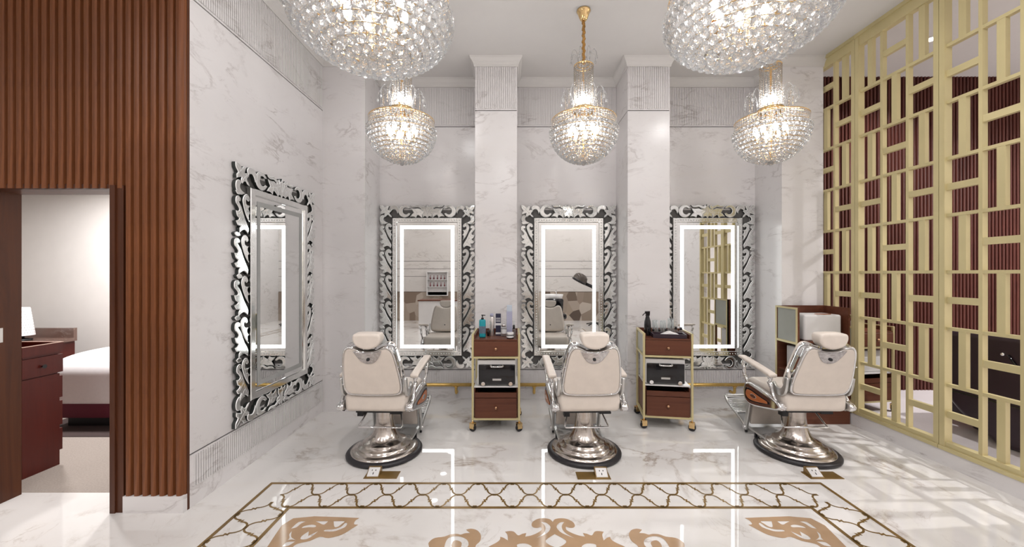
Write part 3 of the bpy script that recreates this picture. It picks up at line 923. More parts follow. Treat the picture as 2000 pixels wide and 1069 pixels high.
# ------------------------------------------------------------------ brass foot rails in the niches
def foot_rail(x0, x1, brackets, label):
    t = thing('foot_rail', label, 'rail', ((x0 + x1) / 2, YN - 0.10, 0.0), 0, 'brass foot rails under the mirrors')
    L = (x1 - x0) / 2
    MB().tube([(-L, 0, 0.198), (L, 0, 0.198)], 0.022, 14).build('rail', 'brass', t)
    for b in brackets:
        MB().tube(spline([(b, 0, 0.18), (b, 0, 0.115), (b, 0.02, 0.09), (b, 0.055, 0.085), (b, 0.10, 0.085)], 4), 0.017, 10).lathe([(0, 0), (0.03, 0.001), (0.03, 0.006), (0, 0.007)], 14, (b, 0.0, 0.172)).build('bracket', 'brass', t)
foot_rail(-1.699, -0.43, (-0.36, 0.36), 'brass foot rail left of the bottle trolley')
foot_rail(0.061, 1.337, (-0.42, 0.40), 'brass foot rail behind the middle barber chair')
foot_rail(1.827, 3.121, (-0.50, 0.33), 'brass foot rail beside the right barber chair')

# ------------------------------------------------------------------ barber chair
def back_outline():
    half = [(0.0, 0.405), (0.06, 0.412), (0.11, 0.437), (0.15, 0.448), (0.185, 0.432), (0.207, 0.385), (0.222, 0.30), (0.236, 0.20), (0.243, 0.11), (0.240, 0.05), (0.222, 0.014), (0.185, 0.0), (0.10, -0.006)]
    pts = [(x, y) for x, y in half] + [(0.0, -0.007)] + [(-x, y) for x, y in reversed(half[1:])]
    return smooth_loop(pts, 3)
def scaled(o, s, c=(0, 0.21)):
    return [((x - c[0]) * s + c[0], (y - c[1]) * s + c[1]) for x, y in o]
def barber_chair():
    t = thing('barber_chair', 'x', 'chair', (0, 0, 0), 0, 'cream barber chairs')
    MB().lathe([(0.0, 0.0), (0.312, 0.0), (0.325, 0.008), (0.327, 0.022), (0.318, 0.034), (0.300, 0.040), (0.285, 0.040)], 48).build('rubber_base', 'rubber', t)
    MB().lathe([(0.290, 0.036), (0.288, 0.048), (0.262, 0.056), (0.238, 0.064), (0.230, 0.078), (0.222, 0.086), (0.196, 0.094), (0.188, 0.108), (0.178, 0.116), (0.150, 0.126), (0.126, 0.146), (0.106, 0.178), (0.090, 0.222), (0.080, 0.27), (0.0745, 0.33), (0.0745, 0.40)], 48, caps=False).build('pedestal', 'steel', t)
    MB().lathe([(0.0, 0.385), (0.098, 0.385), (0.104, 0.395), (0.104, 0.41), (0, 0.411)], 32).build('collar', 'steel', t)
    MB().box(-0.19, 0.19, -0.17, 0.24, 0.41, 0.437).box(-0.2, -0.15, -0.12, -0.06, 0.36, 0.41).box(0.10, 0.2, -0.16, -0.13, 0.395, 0.412).build('under_frame', 'dark_metal', t)
    MB().tube([(-0.15, -0.02, 0.37), (-0.19, -0.10, 0.275), (-0.185, -0.125, 0.268), (0.185, -0.125, 0.268), (0.19, -0.10, 0.275), (0.15, -0.02, 0.37)], 0.0075, 8).build('pump_bar', 'chrome', t)
    # seat
    MB().rbox((0, 0.035, 0.517), (0.530, 0.545, 0.165), 0.045, 5).build('seat', 'leather', t)
    # backrest, leaning back towards the camera
    tilt = math.atan2(0.15, 0.44)
    mx = Matrix.Translation((0, -0.215, 0.605)) @ Matrix.Rotation(tilt, 4, 'X') @ XZ()
    ol = back_outline()
    mb = MB()
    mb.slab(scaled(ol, 0.995), -0.085, 0.012, 0.035, 5, mx)
    back = mb.build('backrest', 'leather', t)
    mb = MB(); mb.slab(scaled(ol, 0.950), 0.012, 0.054, 0.012, 3, mx); mb.build('back_panel', 'leather', back)
    n = len(ol)
    mb = MB()
    outer, inner = scaled(ol, 1.012), scaled(ol, 0.965)
    rings = [[mb.v(mx @ Vector((p[0], p[1], d))) for p in o] for o, d in ((scaled(ol, 0.985), -0.046), (scaled(ol, 1.004), -0.042), (outer, 0.034), (scaled(ol, 1.0), 0.048), (scaled(ol, 0.972), 0.054), (scaled(ol, 0.945), 0.044))]
    for a, b in zip(rings, rings[1:]):
        for i in range(n):
            mb._f([a[i], a[(i + 1) % n], b[(i + 1) % n], b[i]], True)
    mb.build('back_rim', 'chrome', t)
    vs = smooth_loop([(-0.115, 0.418, S), (-0.06, 0.408), (0, 0.402), (0.06, 0.408), (0.115, 0.418, S), (0.088, 0.365), (0.05, 0.318), (0, 0.303), (-0.05, 0.318), (-0.088, 0.365)], 4)
    pl = MB().slab(vs, 0.046, 0.060, 0.004, 2, mx).build('back_plate', 'plate_silver', t)
    MB().rbox(mx @ Vector((0, 0.345, 0.064)), (0.024, 0.02, 0.024), 0.008, 3).build('release_knob', 'dark_metal', pl)
    for s in (-1, 1):
        mb = MB()
        for zz in (0.27, 0.10):
            mb.ball(mx @ Vector((s * (0.232 if zz > .2 else 0.243), zz, 0.05)), 0.007, 1)
        mb.build('rivet', 'chrome', pl)
    for u in (-0.045, 0.045):
        MB().tube([mx @ Vector((u, 0.36, 0.0)), mx @ Vector((u, 0.50, -0.01))], 0.008, 8).build('headrest_post', 'chrome', t)
    hd = smooth_loop([(-0.135, 0.07), (-0.128, 0.108), (-0.09, 0.118), (0, 0.12), (0.09, 0.118), (0.128, 0.108), (0.135, 0.07), (0.114, 0.030), (0.075, 0.006), (0, -0.008), (-0.075, 0.006), (-0.114, 0.030)], 4)
    hx = Matrix.Translation((0, -0.372, 1.006)) @ Matrix.Rotation(tilt * 0.2, 4, 'X') @ XZ() @ Matrix.Diagonal((0.83, 1.02, 0.95, 1))
    MB().slab(hd, -0.06, 0.055, 0.021, 5, hx).build('headrest', 'leather', t)
    MB().ball(mx @ Vector((0.0, 0.10, -0.087)), 0.009, 2).build('back_button', 'dark_metal', t)
    for s in (-1, 1):
        # arm rest: pad, under rail, posts
        pad = smooth_loop([(-0.155, 0.705, S), (-0.165, 0.722), (-0.14, 0.742), (0.05, 0.773), (0.25, 0.800), (0.315, 0.803), (0.322, 0.788), (0.28, 0.775), (0.05, 0.740), (-0.12, 0.708)], 4)
        arm = MB().slab(pad, s * 0.305 - 0.036, s * 0.305 + 0.036, 0.016, 4, YZ()).build('armrest', 'leather', t)
        MB().tube([(s * 0.305, -0.14, 0.703), (s * 0.305, 0.05, 0.738), (s * 0.305, 0.27, 0.772)], 0.012, 8, flat=0.6).build('arm_rail', 'chrome', arm)
        MB().tube(spline([(s * 0.305, 0.265, 0.772), (s * 0.312, 0.285, 0.735), (s * 0.310, 0.262, 0.69), (s * 0.306, 0.270, 0.64), (s * 0.300, 0.235, 0.585), (s * 0.298, 0.225, 0.545)], 5), [0.012] * 6 + [0.016] * 10 + [0.013] * 10, 8).build('arm_post', 'chrome', arm)
        MB().tube(spline([(s * 0.305, -0.10, 0.71), (s * 0.306, -0.125, 0.68), (s * 0.305, -0.105, 0.655), (s * 0.303, -0.13, 0.62), (s * 0.303, -0.15, 0.56), (s * 0.300, -0.19, 0.51)], 5), [0.020] * 5 + [0.012] * 5 + [0.019] * 6 + [0.015] * 10, 10).build('arm_post', 'chrome', arm)
        br = smooth_loop([(-0.115, 0.665), (-0.15, 0.632), (-0.20, 0.628), (-0.235, 0.66), (-0.255, 0.735, S), (-0.29, 0.735, S), (-0.272, 0.64), (-0.245, 0.585), (-0.20, 0.565), (-0.14, 0.575), (-0.10, 0.62)], 4)
        MB().slab(br, s * 0.268 - 0.011, s * 0.268 + 0.011, 0.004, 2, YZ()).build('back_bracket', 'alu', t)
        # teardrop side body
        td = smooth_loop([(0.265, 0.470), (0.250, 0.535), (0.195, 0.570), (0.10, 0.567), (-0.02, 0.552), (-0.15, 0.532), (-0.235, 0.510), (-0.262, 0.478), (-0.235, 0.448), (-0.15, 0.425), (-0.02, 0.395), (0.10, 0.372), (0.19, 0.372), (0.245, 0.405)], 4)
        a, b = (s * 0.268, s * 0.322)
        side = MB().slab(td, min(a, b), max(a, b), 0.018, 4, YZ()).build('side_body', 'chrome', t)
        rec = smooth_loop([(0.232, 0.472), (0.212, 0.514), (0.15, 0.522), (0.02, 0.504), (-0.135, 0.482, S), (-0.140, 0.466, S), (-0.02, 0.434), (0.10, 0.412), (0.19, 0.410), (0.224, 0.436)], 4)
        a, b = (s * 0.318, s * 0.3235)
        MB().slab(rec, min(a, b), max(a, b), 0.001, 1, YZ()).build('dark_recess', 'black_gloss', side)
        ins = smooth_loop([(0.210, 0.468), (0.190, 0.502), (0.13, 0.508), (0.02, 0.492), (-0.105, 0.480, S), (-0.110, 0.462, S), (-0.02, 0.444), (0.09, 0.424), (0.17, 0.424), (0.203, 0.444)], 4)
        a, b = (s * 0.3225, s * 0.328)
        pn = MB().slab(ins, min(a, b), max(a, b), 0.004, 2, YZ()).build('wood_inlay', 'orange_wood', side)
        bd = [(0.09 + 0.045 * math.cos(k * PI / 12), 0.468 + 0.017 * math.sin(k * PI / 12)) for k in range(24)]
        a, b = (s * 0.326, s * 0.331)
        MB().slab(bd, min(a, b), max(a, b), 0.002, 2, YZ()).build('badge', 'chrome', pn)
        MB().tube([(s * 0.262, -0.225, 0.478), (s * 0.300, -0.225, 0.478)], 0.034, 16).build('hinge', 'chrome', side)
    # leg rest and foot plate
    MB().rbox((0, 0.345, 0.255), (0.40, 0.035, 0.29), 0.015, 3, Matrix.Rotation(0.10, 3, 'X')).build('leg_pad', 'leather', t)
    for s in (-1, 1):
        st = smooth_loop([(0.262, 0.43), (0.30, 0.425), (0.345, 0.30), (0.385, 0.12), (0.40, 0.052, S), (0.365, 0.045, S), (0.34, 0.12), (0.30, 0.30)], 4)
        MB().slab(st, s * 0.228 - 0.012, s * 0.228 + 0.012, 0.005, 2, YZ()).build('footrest_strut', 'alu', t)
        MB().tube([(s * 0.21, 0.375, 0.075), (s * 0.252, 0.375, 0.075)], 0.016, 12).build('pivot_bolt', 'chrome', t)
    for s in (-1, 1):
        MB().box(s * 0.205 - 0.012, s * 0.205 + 0.012, 0.10, 0.38, 0.066, 0.084).build('lower_rail', 'alu', t)
    MB().box(-0.22, -0.20, 0.23, 0.25, 0.02, 0.068).box(0.20, 0.22, 0.23, 0.25, 0.02, 0.068).box(-0.235, -0.215, 0.365, 0.385, 0.022, 0.05).box(0.215, 0.235, 0.365, 0.385, 0.022, 0.05).build('stop_pin', 'dark_metal', t)
    fp = spline([(0, 0.385, 0.070), (0, 0.45, 0.105), (0, 0.54, 0.145), (0, 0.63, 0.175), (0, 0.72, 0.215), (0, 0.765, 0.268)], 4)
    mb = MB()
    for s in (-1, 1):
        mb.tube([(s * 0.226, p.y, p.z) for p in fp], 0.013, 8)
    mb.tube([(-0.226, 0.765, 0.268), (0.226, 0.765, 0.268)], 0.012, 8)
    fr = mb.build('foot_frame', 'alu', t)
    mb = MB()
    for (p, q_) in zip(fp[:-1], fp[1:]):
        a = [mb.v((x, p.y, p.z - 0.004)) for x in (-0.22, 0.22)]
        b = [mb.v((x, q_.y, q_.z - 0.004)) for x in (-0.22, 0.22)]
        mb._f([a[0], a[1], b[1], b[0]])
    mb.build('tread_sheet', 'dark_alu', fr)
    gm = MB().tube([(-0.222, 0, 0), (-0.11, 0.012, -0.006), (0, 0.016, -0.008), (0.11, 0.012, -0.006), (0.222, 0, 0)], 0.0075, 8).mesh('grille_bar', 'alu')
    for k in range(10):
        p = fp[9 + int(k * (len(fp) - 11) / 9)]
        link_mesh('grille_bar', gm, fr, (0, p.y - 0.008, p.z + 0.004))
    return t
CHY = 3.47
ch = barber_chair()
for i, (x, rz, lab) in enumerate(((-1.14, math.radians(-1.5), 'cream leather barber chair closest to the left side wall'), (0.645, math.radians(2.0), 'cream leather barber chair between the two wooden trolleys'), (2.55, math.radians(-1.0), 'cream leather barber chair in front of the gold lattice'))):
    c = ch if i == 0 else copy_tree(ch)
    c['label'] = lab
    c.location = (x, CHY, 0.0)
    c.rotation_euler = (0, 0, rz)

# ------------------------------------------------------------------ trolleys
def trolley(loc, rz, label, name='salon_trolley', group='walnut trolleys with gold frames'):
    t = thing(name, label, 'trolley', loc, rz, group)
    W, D = 0.47, 0.42
    hx, hy = W / 2, D / 2
    ps = 0.011
    for sx in (-1, 1):
        for sy in (-1, 1):
            MB().rbox((sx * hx, sy * hy, 0.5475), (0.022, 0.022, 0.875), 0.003, 1, smooth=False).build('post', 'gold_paint', t)
            c = thing('caster', None, None, (sx * hx, sy * hy, 0), random.uniform(-0.6, 0.6))
            c.parent = t
            MB().tube([(0, -0.012, 0.036), (0, 0.012, 0.036)], 0.036, 16).build('wheel', 'rubber', c)
            MB().box(-0.026, 0.026, -0.022, -0.014, 0.03, 0.084).box(-0.026, 0.026, 0.014, 0.022, 0.03, 0.084).box(-0.026, 0.026, -0.022, 0.022, 0.08, 0.088).lathe([(0.009, 0.085), (0.009, 0.112)], 10).build('fork', 'gold', c)
    for z in (0.115, 0.738):
        nm = 'frame_rail'
        MB().box(-hx + ps, hx - ps, -hy - 0.01, -hy + 0.010, z, z + 0.020).build(nm, 'gold_paint', t)
        MB().box(-hx + ps, hx - ps, hy - 0.010, hy + 0.010, z, z + 0.020).build(nm, 'gold_paint', t)
        for sx in (-1, 1):
            MB().box(sx * hx - 0.010, sx * hx + 0.010, -hy + ps, hy - ps, z, z + 0.020).build(nm, 'gold_paint', t)
    for sx in (-1, 1):
        MB().box(sx * hx - 0.010, sx * hx + 0.010, -hy + ps, hy - ps, 0.965, 0.985).build('frame_rail', 'gold_paint', t)
        MB().box(sx * (hx - 0.004) - 0.003, sx * (hx - 0.004) + 0.003, -hy + ps, hy - ps, 0.758, 0.965).build('frosted_side', 'frosted', t)
        MB().box(sx * (hx - 0.018) - 0.006, sx * (hx - 0.018) + 0.006, -hy + ps, hy - ps, 0.135, 0.43).build('lower_side', 'trolley_wood', t)
        MB().box(sx * (hx - 0.017) - 0.006, sx * (hx - 0.017) + 0.006, -hy + ps, hy - ps, 0.93, 0.975).build('tray_side', 'trolley_wood', t)
    MB().box(-hx + ps, hx - ps, hy - 0.012, hy + 0.002, 0.93, 0.985).build('tray_back', 'trolley_wood', t)
    MB().box(-hx + 0.014, hx - 0.014, -hy - 0.004, hy - 0.012, 0.918, 0.932).build('tray', 'trolley_wood', t)
    MB().box(-hx + 0.02, hx - 0.02, -hy + 0.012, hy - 0.02, 0.76, 0.916).build('body', 'trolley_wood', t)
    d = MB().rbox((0, -hy - 0.004, 0.838), (W - 0.026, 0.02, 0.152), 0.003, 1, smooth=False).build('drawer', 'trolley_wood', t)
    kn = [(0.0, 0.026), (0.010, 0.025), (0.0155, 0.018), (0.0155, 0.012), (0.008, 0.008), (0.007, 0.0)]
    def knob(z, par):
        mb = MB(); mb.xf = Matrix.Translation((0, -hy - 0.014, z)) @ Matrix.Rotation(PI / 2, 4, 'X')
        mb.lathe(list(reversed(kn)), 16).build('knob', 'bronze', par)
    knob(0.838, d)
    MB().box(-hx + 0.012, hx - 0.012, -hy + 0.01, hy - 0.01, 0.440, 0.452).build('middle_shelf', 'white_plastic', t)
    lo = MB().box(-hx + 0.026, hx - 0.026, -hy - 0.012, -hy + 0.006, 0.136, 0.336).box(-hx + 0.026, hx - 0.026, -hy - 0.010, -hy + 0.006, 0.342, 0.392)
    lo.box(-hx + 0.028, -hx + 0.040, -hy + 0.006, hy - 0.02, 0.14, 0.38).box(hx - 0.040, hx - 0.028, -hy + 0.006, hy - 0.02, 0.14, 0.38)
    lo = lo.build('drawer', 'trolley_wood', t)
    MB().box(-hx + 0.04, hx - 0.04, -hy + 0.006, hy - 0.03, 0.14, 0.30).box(-hx + 0.012, hx - 0.012, hy - 0.02, hy - 0.012, 0.14, 0.435).build('drawer_inside', 'trolley_inside', lo)
    knob(0.245, lo)
    return t
T1L = (-0.163, 4.13)
trolley((*T1L, 0), 0.0, 'walnut trolley with gold frame holding the hair products')
T2L, T2R = (1.63, 4.17), math.radians(-9)
trolley((*T2L, 0), T2R, 'walnut trolley with gold frame holding the black spray bottle')
trolley((4.16, 4.66, 0), 0.15, 'walnut trolley half hidden behind the gold lattice')

def on(tl, rz, x, y, z):
    c, s = math.cos(rz), math.sin(rz)
    return (tl[0] + c * x - s * y, tl[1] + s * x + c * y, z)
def sterilizer(loc, rz, label):
    t = thing('towel_warmer', label, 'appliance', loc, rz, 'towel warmers in the trolleys')
    MB().rbox((0, 0.0, 0.137), (0.395, 0.31, 0.256), 0.012, 3).build('case', 'white_plastic', t)
    dr = MB().rbox((0.004, -0.160, 0.118), (0.372, 0.016, 0.205), 0.010, 3).build('door', 'black_gloss', t)
    MB().tube(spline([(-0.055, -0.166, 0.212), (-0.05, -0.186, 0.203), (0.058, -0.186, 0.203), (0.063, -0.166, 0.212)], 4), 0.008, 8).build('handle', 'chrome', dr)
    MB().box(-0.04, 0.048, -0.1705, -0.168, 0.058, 0.078).build('badge', 'alu', dr)
    for s in (-1, 1):
        MB().tube([(s * 0.14 + 0.004, -0.166, 0.026), (s * 0.14 + 0.004, -0.178, 0.026)], 0.020, 14).build('corner_knob', 'chrome', dr)
        MB().box(s * 0.15 - 0.02, s * 0.15 + 0.02, -0.12, 0.12, 0.0, 0.010).build('foot', 'dark_metal', t)
    return t
sterilizer(on(T1L, 0, 0.005, -0.03, 0.452), 0, 'white towel warmer with black door under the hair products')
sterilizer(on(T2L, T2R, -0.022, -0.03, 0.452), T2R, 'white towel warmer with black door under the spray bottle')

# products on the first trolley
ZT = 0.932
def product(name, label, cat, tl, rz, x, y, group):
    return thing(name, label, cat, on(tl, rz, x, y, ZT), rz, group)
G1 = 'hair products on the first trolley'
p = product('pump_bottle', 'teal pump bottle with a black pump head', 'bottle', T1L, 0, -0.145, -0.10, G1)
MB().rbox((0, 0, 0.095), (0.068, 0.045, 0.19), 0.016, 4).build('body', 'teal', p)
MB().box(-0.0342, 0.0342, -0.0228, 0.0228, 0.045, 0.12).build('label_band', 'teal_dark', p)
MB().lathe([(0.014, 0.188), (0.014, 0.205), (0.006, 0.208), (0.006, 0.228), (0.012, 0.229), (0.012, 0.238), (0, 0.239)], 14).box(-0.004, 0.030, -0.006, 0.006, 0.229, 0.237).build('pump', 'black_gloss', p)
p = product('small_bottle', 'tiny black bottle beside the teal pump bottle', 'bottle', T1L, 0, -0.092, 0.01, G1)
MB().lathe([(0, 0), (0.013, 0), (0.013, 0.055), (0.008, 0.06), (0.008, 0.064), (0, 0.064)], 14).build('body', 'black_gloss', p)
p = product('spray_can', 'silver spray can with a mauve cap', 'can', T1L, 0, -0.055, 0.03, G1)
MB().lathe([(0, 0), (0.025, 0), (0.026, 0.004), (0.026, 0.195), (0.020, 0.206), (0.0, 0.206)], 20).build('body', 'silver', p)
MB().lathe([(0.019, 0.204), (0.019, 0.232), (0.016, 0.237), (0, 0.237)], 20).build('cap', 'lavender', p)
p = product('carton', 'tall navy carton with pale stripes', 'box', T1L, 0, 0.015, 0.05, G1)
MB().rbox((0, 0, 0.117), (0.056, 0.045, 0.234), 0.002, 1, smooth=False).build('body', 'navy', p)
for z, h in ((0.150, 0.006), (0.165, 0.006), (0.182, 0.008), (0.110, 0.024), (0.015, 0.02)):
    MB().box(-0.024 if h < 0.01 else -0.0285, 0.024 if h < 0.01 else 0.0285, -0.0232, -0.0215, z, z + h).build('print_band', 'paper', p)
p = product('lotion_bottle', 'small clear bottle with white label beside the navy carton', 'bottle', T1L, 0, 0.075, -0.01, G1)
MB().lathe([(0, 0), (0.028, 0), (0.030, 0.005), (0.030, 0.085), (0.022, 0.098), (0.022, 0.104)], 20).build('body', 'clear', p)
MB().lathe([(0.0305, 0.03), (0.0305, 0.075)], 20, caps=False).build('label_band', 'paper', p)
MB().lathe([(0.023, 0.102), (0.023, 0.124), (0.020, 0.128), (0, 0.128)], 20).build('cap', 'silver', p)
p = product('carton', 'tallest lavender carton at the back of the trolley', 'box', T1L, 0, 0.135, 0.06, G1)
MB().rbox((0, 0, 0.13), (0.062, 0.055, 0.26), 0.002, 1, smooth=False).build('body', 'lavender', p)
MB().rbox((0, 0, 0.292), (0.056, 0.050, 0.066), 0.002, 1, smooth=False).build('top', 'pale_blue', p)
p = product('dropper_bottle', 'small bottle with black neck and clear tip', 'bottle', T1L, 0, 0.183, -0.045, G1)
MB().lathe([(0, 0), (0.018, 0), (0.019, 0.004), (0.019, 0.07), (0.012, 0.085)], 16).build('body', 'clear', p)
MB().lathe([(0.0125, 0.08), (0.0125, 0.118), (0.008, 0.125), (0, 0.125)], 16).build('neck', 'black_gloss', p)
MB().lathe([(0.008, 0.124), (0.011, 0.165), (0.0, 0.167)], 12).build('tip', 'clear', p)
p = product('cream_jar', 'squat dark jar with a white lid at the tray edge', 'jar', T1L, 0, 0.145, -0.155, G1)
MB().lathe([(0, 0), (0.036, 0), (0.038, 0.005), (0.038, 0.038), (0, 0.039)], 24).build('body', 'black_gloss', p)
MB().lathe([(0.0384, 0.012), (0.0384, 0.030)], 24, caps=False).build('label_band', 'paper', p)
MB().lathe([(0.037, 0.038), (0.037, 0.060), (0.034, 0.063), (0, 0.063)], 24).build('lid', 'white_plastic', p)
# products on the second trolley
G2 = 'things on the second trolley'
p = product('spray_bottle', 'tall black spray bottle with trigger', 'bottle', T2L, T2R, -0.165, -0.02, G2)
MB().lathe([(0, 0), (0.033, 0), (0.036, 0.006), (0.036, 0.11), (0.033, 0.15), (0.020, 0.20), (0.018, 0.215)], 22).build('body', 'black_gloss', p)
MB().slab(smooth_loop([(-0.026, 0.26, S), (-0.028, 0.238), (-0.018, 0.228), (-0.02, 0.21), (0.018, 0.21), (0.024, 0.25), (0.024, 0.262, S)], 3), -0.016, 0.016, 0.005, 2, XZ()).build('spray_head', 'black_gloss', p)
MB().tube([(-0.018, 0, 0.245), (-0.035, 0, 0.232), (-0.052, 0, 0.212)], 0.005, 6).build('trigger', 'dark_metal', p)
for k, (x, y, h, lab) in enumerate(((-0.065, 0.08, 0.155, 'clear organiser cup nearest the black spray bottle'), (0.02, 0.10, 0.15, 'clear organiser cup in the middle of the second trolley'), (0.10, 0.09, 0.175, 'clear organiser cup closest to the lit mirror'))):
    p = product('clear_cup', lab, 'cup', T2L, T2R, x, y, 'clear cups on the second trolley')
    MB().lathe([(0, 0), (0.034, 0), (0.034, h), (0.031, h), (0.031, 0.006), (0, 0.006)], 20, caps=False).build('cup', 'clear', p)
    mb = MB()
    for j in range(3):
        a = j * 2.1 + k
        mb.tube([(0.014 * math.cos(a), 0.014 * math.sin(a), 0.008), (0.02 * math.cos(a), 0.02 * math.sin(a), h * 0.9)], 0.004, 6)
    mb.build('applicator', 'white_plastic', p)
for k, (x, y, lab) in enumerate(((-0.10, 0.01, 'small stubby black bottle beside the spray bottle'), (-0.035, 0.02, 'small stubby black bottle between two clear cups'), (0.04, 0.03, 'small stubby black bottle behind the folded towel'))):
    p = product('small_bottle', lab, 'bottle', T2L, T2R, x, y, G2)
    MB().lathe([(0, 0), (0.014, 0), (0.014, 0.035), (0.010, 0.04)], 14).build('body', 'clear', p)
    MB().lathe([(0.011, 0.04), (0.011, 0.066), (0, 0.067)], 14).build('cap', 'black_gloss', p)
for k, (x, y, lab) in enumerate(((0.135, 0.02, 'round clear bottle with black cap, left of a pair'), (0.18, -0.01, 'round clear bottle with black cap, right of a pair'))):
    p = product('serum_bottle', lab, 'bottle', T2L, T2R, x, y, G2)
    MB().lathe([(0, 0), (0.020, 0), (0.024, 0.01), (0.024, 0.05), (0.012, 0.065)], 16).build('body', 'clear', p)
    MB().lathe([(0.013, 0.064), (0.013, 0.095), (0, 0.096)], 14).build('cap', 'black_gloss', p)
p = product('tray', 'dark wooden tray on the second trolley', 'tray', T2L, T2R, 0.025, -0.12, G2)
mb = MB().box(-0.165, 0.165, -0.075, 0.075, 0.0, 0.008)
for a in ((-0.165, 0.165, -0.075, -0.067), (-0.165, 0.165, 0.067, 0.075), (-0.165, -0.157, -0.067, 0.067), (0.157, 0.165, -0.067, 0.067)):
    mb.box(*a, 0.008, 0.042)
mb.build('tray_body', 'plum', p)
tb = smooth_loop([(-0.085, 0, S), (-0.08, 0.018), (-0.03, 0.043), (0.01, 0.056), (0.05, 0.042), (0.09, 0.03), (0.10, 0, S)], 4)
o = MB().slab(tb, -0.05, 0.05, 0.014, 3, XZ()).build('folded_towel', 'towel', None, on(T2L, T2R, 0.03, -0.12, ZT + 0.008), (0, 0, T2R))
tag(o, 'crumpled white towel in the dark tray', 'towel', G2)

# ------------------------------------------------------------------ corner cabinet with white machine
CBX, CBY = (3.03, 3.585), (4.10, 4.44)
cb = thing('corner_cabinet', 'walnut cabinet with frosted side panel in the right corner', 'cabinet', ((CBX[0] + CBX[1]) / 2, (CBY[0] + CBY[1]) / 2, 0))
hw, hd_ = (CBX[1] - CBX[0]) / 2, (CBY[1] - CBY[0]) / 2
MB().box(-hw, hw, -hd_, hd_, 0.0, 0.20).build('plinth', 'trolley_wood', cb)
MB().box(-hw, hw, hd_ - 0.018, hd_, 0.20, 1.235).build('back', 'trolley_wood', cb)
MB().box(hw - 0.018, hw, -hd_, hd_ - 0.018, 0.20, 1.235).build('side', 'trolley_wood', cb)
for z in (0.52, 0.86):
    MB().box(-hw + 0.012, hw - 0.018, -hd_, hd_ - 0.018, z, z + 0.018).build('shelf', 'trolley_wood', cb)
MB().box(-hw, -hw + 0.020, -hd_, -hd_ + 0.03, 0.20, 1.235).box(-hw, -hw + 0.020, hd_ - 0.03, hd_, 0.2, 1.235).box(-hw, -hw + 0.02, -hd_ + 0.03, hd_ - 0.03, 1.215, 1.235).build('side_post', 'trolley_wood', cb)
MB().box(-hw - 0.006, -hw - 0.0005, -hd_, -hd_ + 0.022, 0.2, 1.235).box(-hw - 0.006, -hw - 0.0005, -hd_ + 0.022, hd_ - 0.022, 0.84, 0.865).box(-hw - 0.006, -hw - 0.0005, hd_ - 0.022, hd_, 0.2, 1.235).box(-hw - 0.006, -hw - 0.0005, -hd_ + 0.022, hd_ - 0.022, 1.215, 1.235).build('gold_frame', 'gold_paint', cb)
MB().box(-hw + 0.002, -hw + 0.010, -hd_ + 0.03, hd_ - 0.03, 0.865, 1.215).build('frosted_side', 'frosted', cb)
bx = thing('steamer_box', 'white machine with an orange recessed handle in the corner cabinet', 'appliance', (CBX[0] + 0.29, CBY[0] + 0.15, 0.878))
MB().rbox((0, 0, 0.14), (0.40, 0.25, 0.28), 0.022, 4).build('case', 'white_plastic', bx)
MB().slab(smooth_loop([(-0.08, 0.0), (-0.06, -0.05), (0.0, -0.065), (0.06, -0.05), (0.08, 0.0)], 4), 0.278, 0.284, 0.001, 1, Matrix.Translation((0.06, -0.03, 0))).build('handle_recess', 'orange_wood', bx)
o = MB().rbox((0, 0, 0.13), (0.22, 0.22, 0.26), 0.015, 3).build('storage_box', 'white_plastic', None, (CBX[0] + 0.18, CBY[0] + 0.16, 0.538))
tag(o, 'white storage box on the lower cabinet shelf', 'box')

# ------------------------------------------------------------------ floor sockets
def floor_socket(x, y, flip, label):
    t = thing('floor_socket', label, 'socket', (x, y, 0.0), 0, 'brass floor sockets')
    MB().box(-0.13, 0.13, -0.055, 0.055, 0.0, 0.004).build('plate', 'inlay_brass', t)
    sx = -1 if flip else 1
    cx = sx * 0.065
    st = MB()
    prof = [(-0.045, 0.004), (0.03, 0.052), (0.045, 0.052), (0.045, 0.004)]
    a = [st.v((cx - 0.05, y_, z_)) for y_, z_ in prof]
    b = [st.v((cx + 0.05, y_, z_)) for y_, z_ in prof]
    for i in range(4):
        j = (i + 1) % 4
        st._f([a[i], a[j], b[j], b[i]])
    st._f(a); st._f(list(reversed(b)))
    hs = st.build('pop_up_housing', 'inlay_brass', t)
    ang = math.atan2(0.048, 0.075)
    rot = Matrix.Rotation(ang, 3, 'X')
    c = Vector((cx, -0.0075, 0.030)) 
    pl = MB().rbox(c, (0.088, 0.076, 0.006), 0.002, 1, rot, False).build('outlet_plate', 'white_plastic', t)
    mb = MB()
    for (u, v_) in ((-0.014, 0.012), (0.014, 0.012)):
        mb.rbox(c + rot @ Vector((u, v_, 0.0032)), (0.006, 0.010, 0.002), 0.0003, 1, rot, False)
    mb.rbox(c + rot @ Vector((0, -0.014, 0.0032)), (0.006, 0.018, 0.002), 0.0003, 1, rot, False)
    mb.build('outlet_slot', 'black_gloss', pl)
floor_socket(-0.253 * 3.07 / 0.755, 3.065, True, 'brass floor socket in front of the left barber chair')
floor_socket(0.64, 3.055, False, 'brass floor socket in front of the middle barber chair')
floor_socket(2.455, 3.06, True, 'brass floor socket in front of the right barber chair')

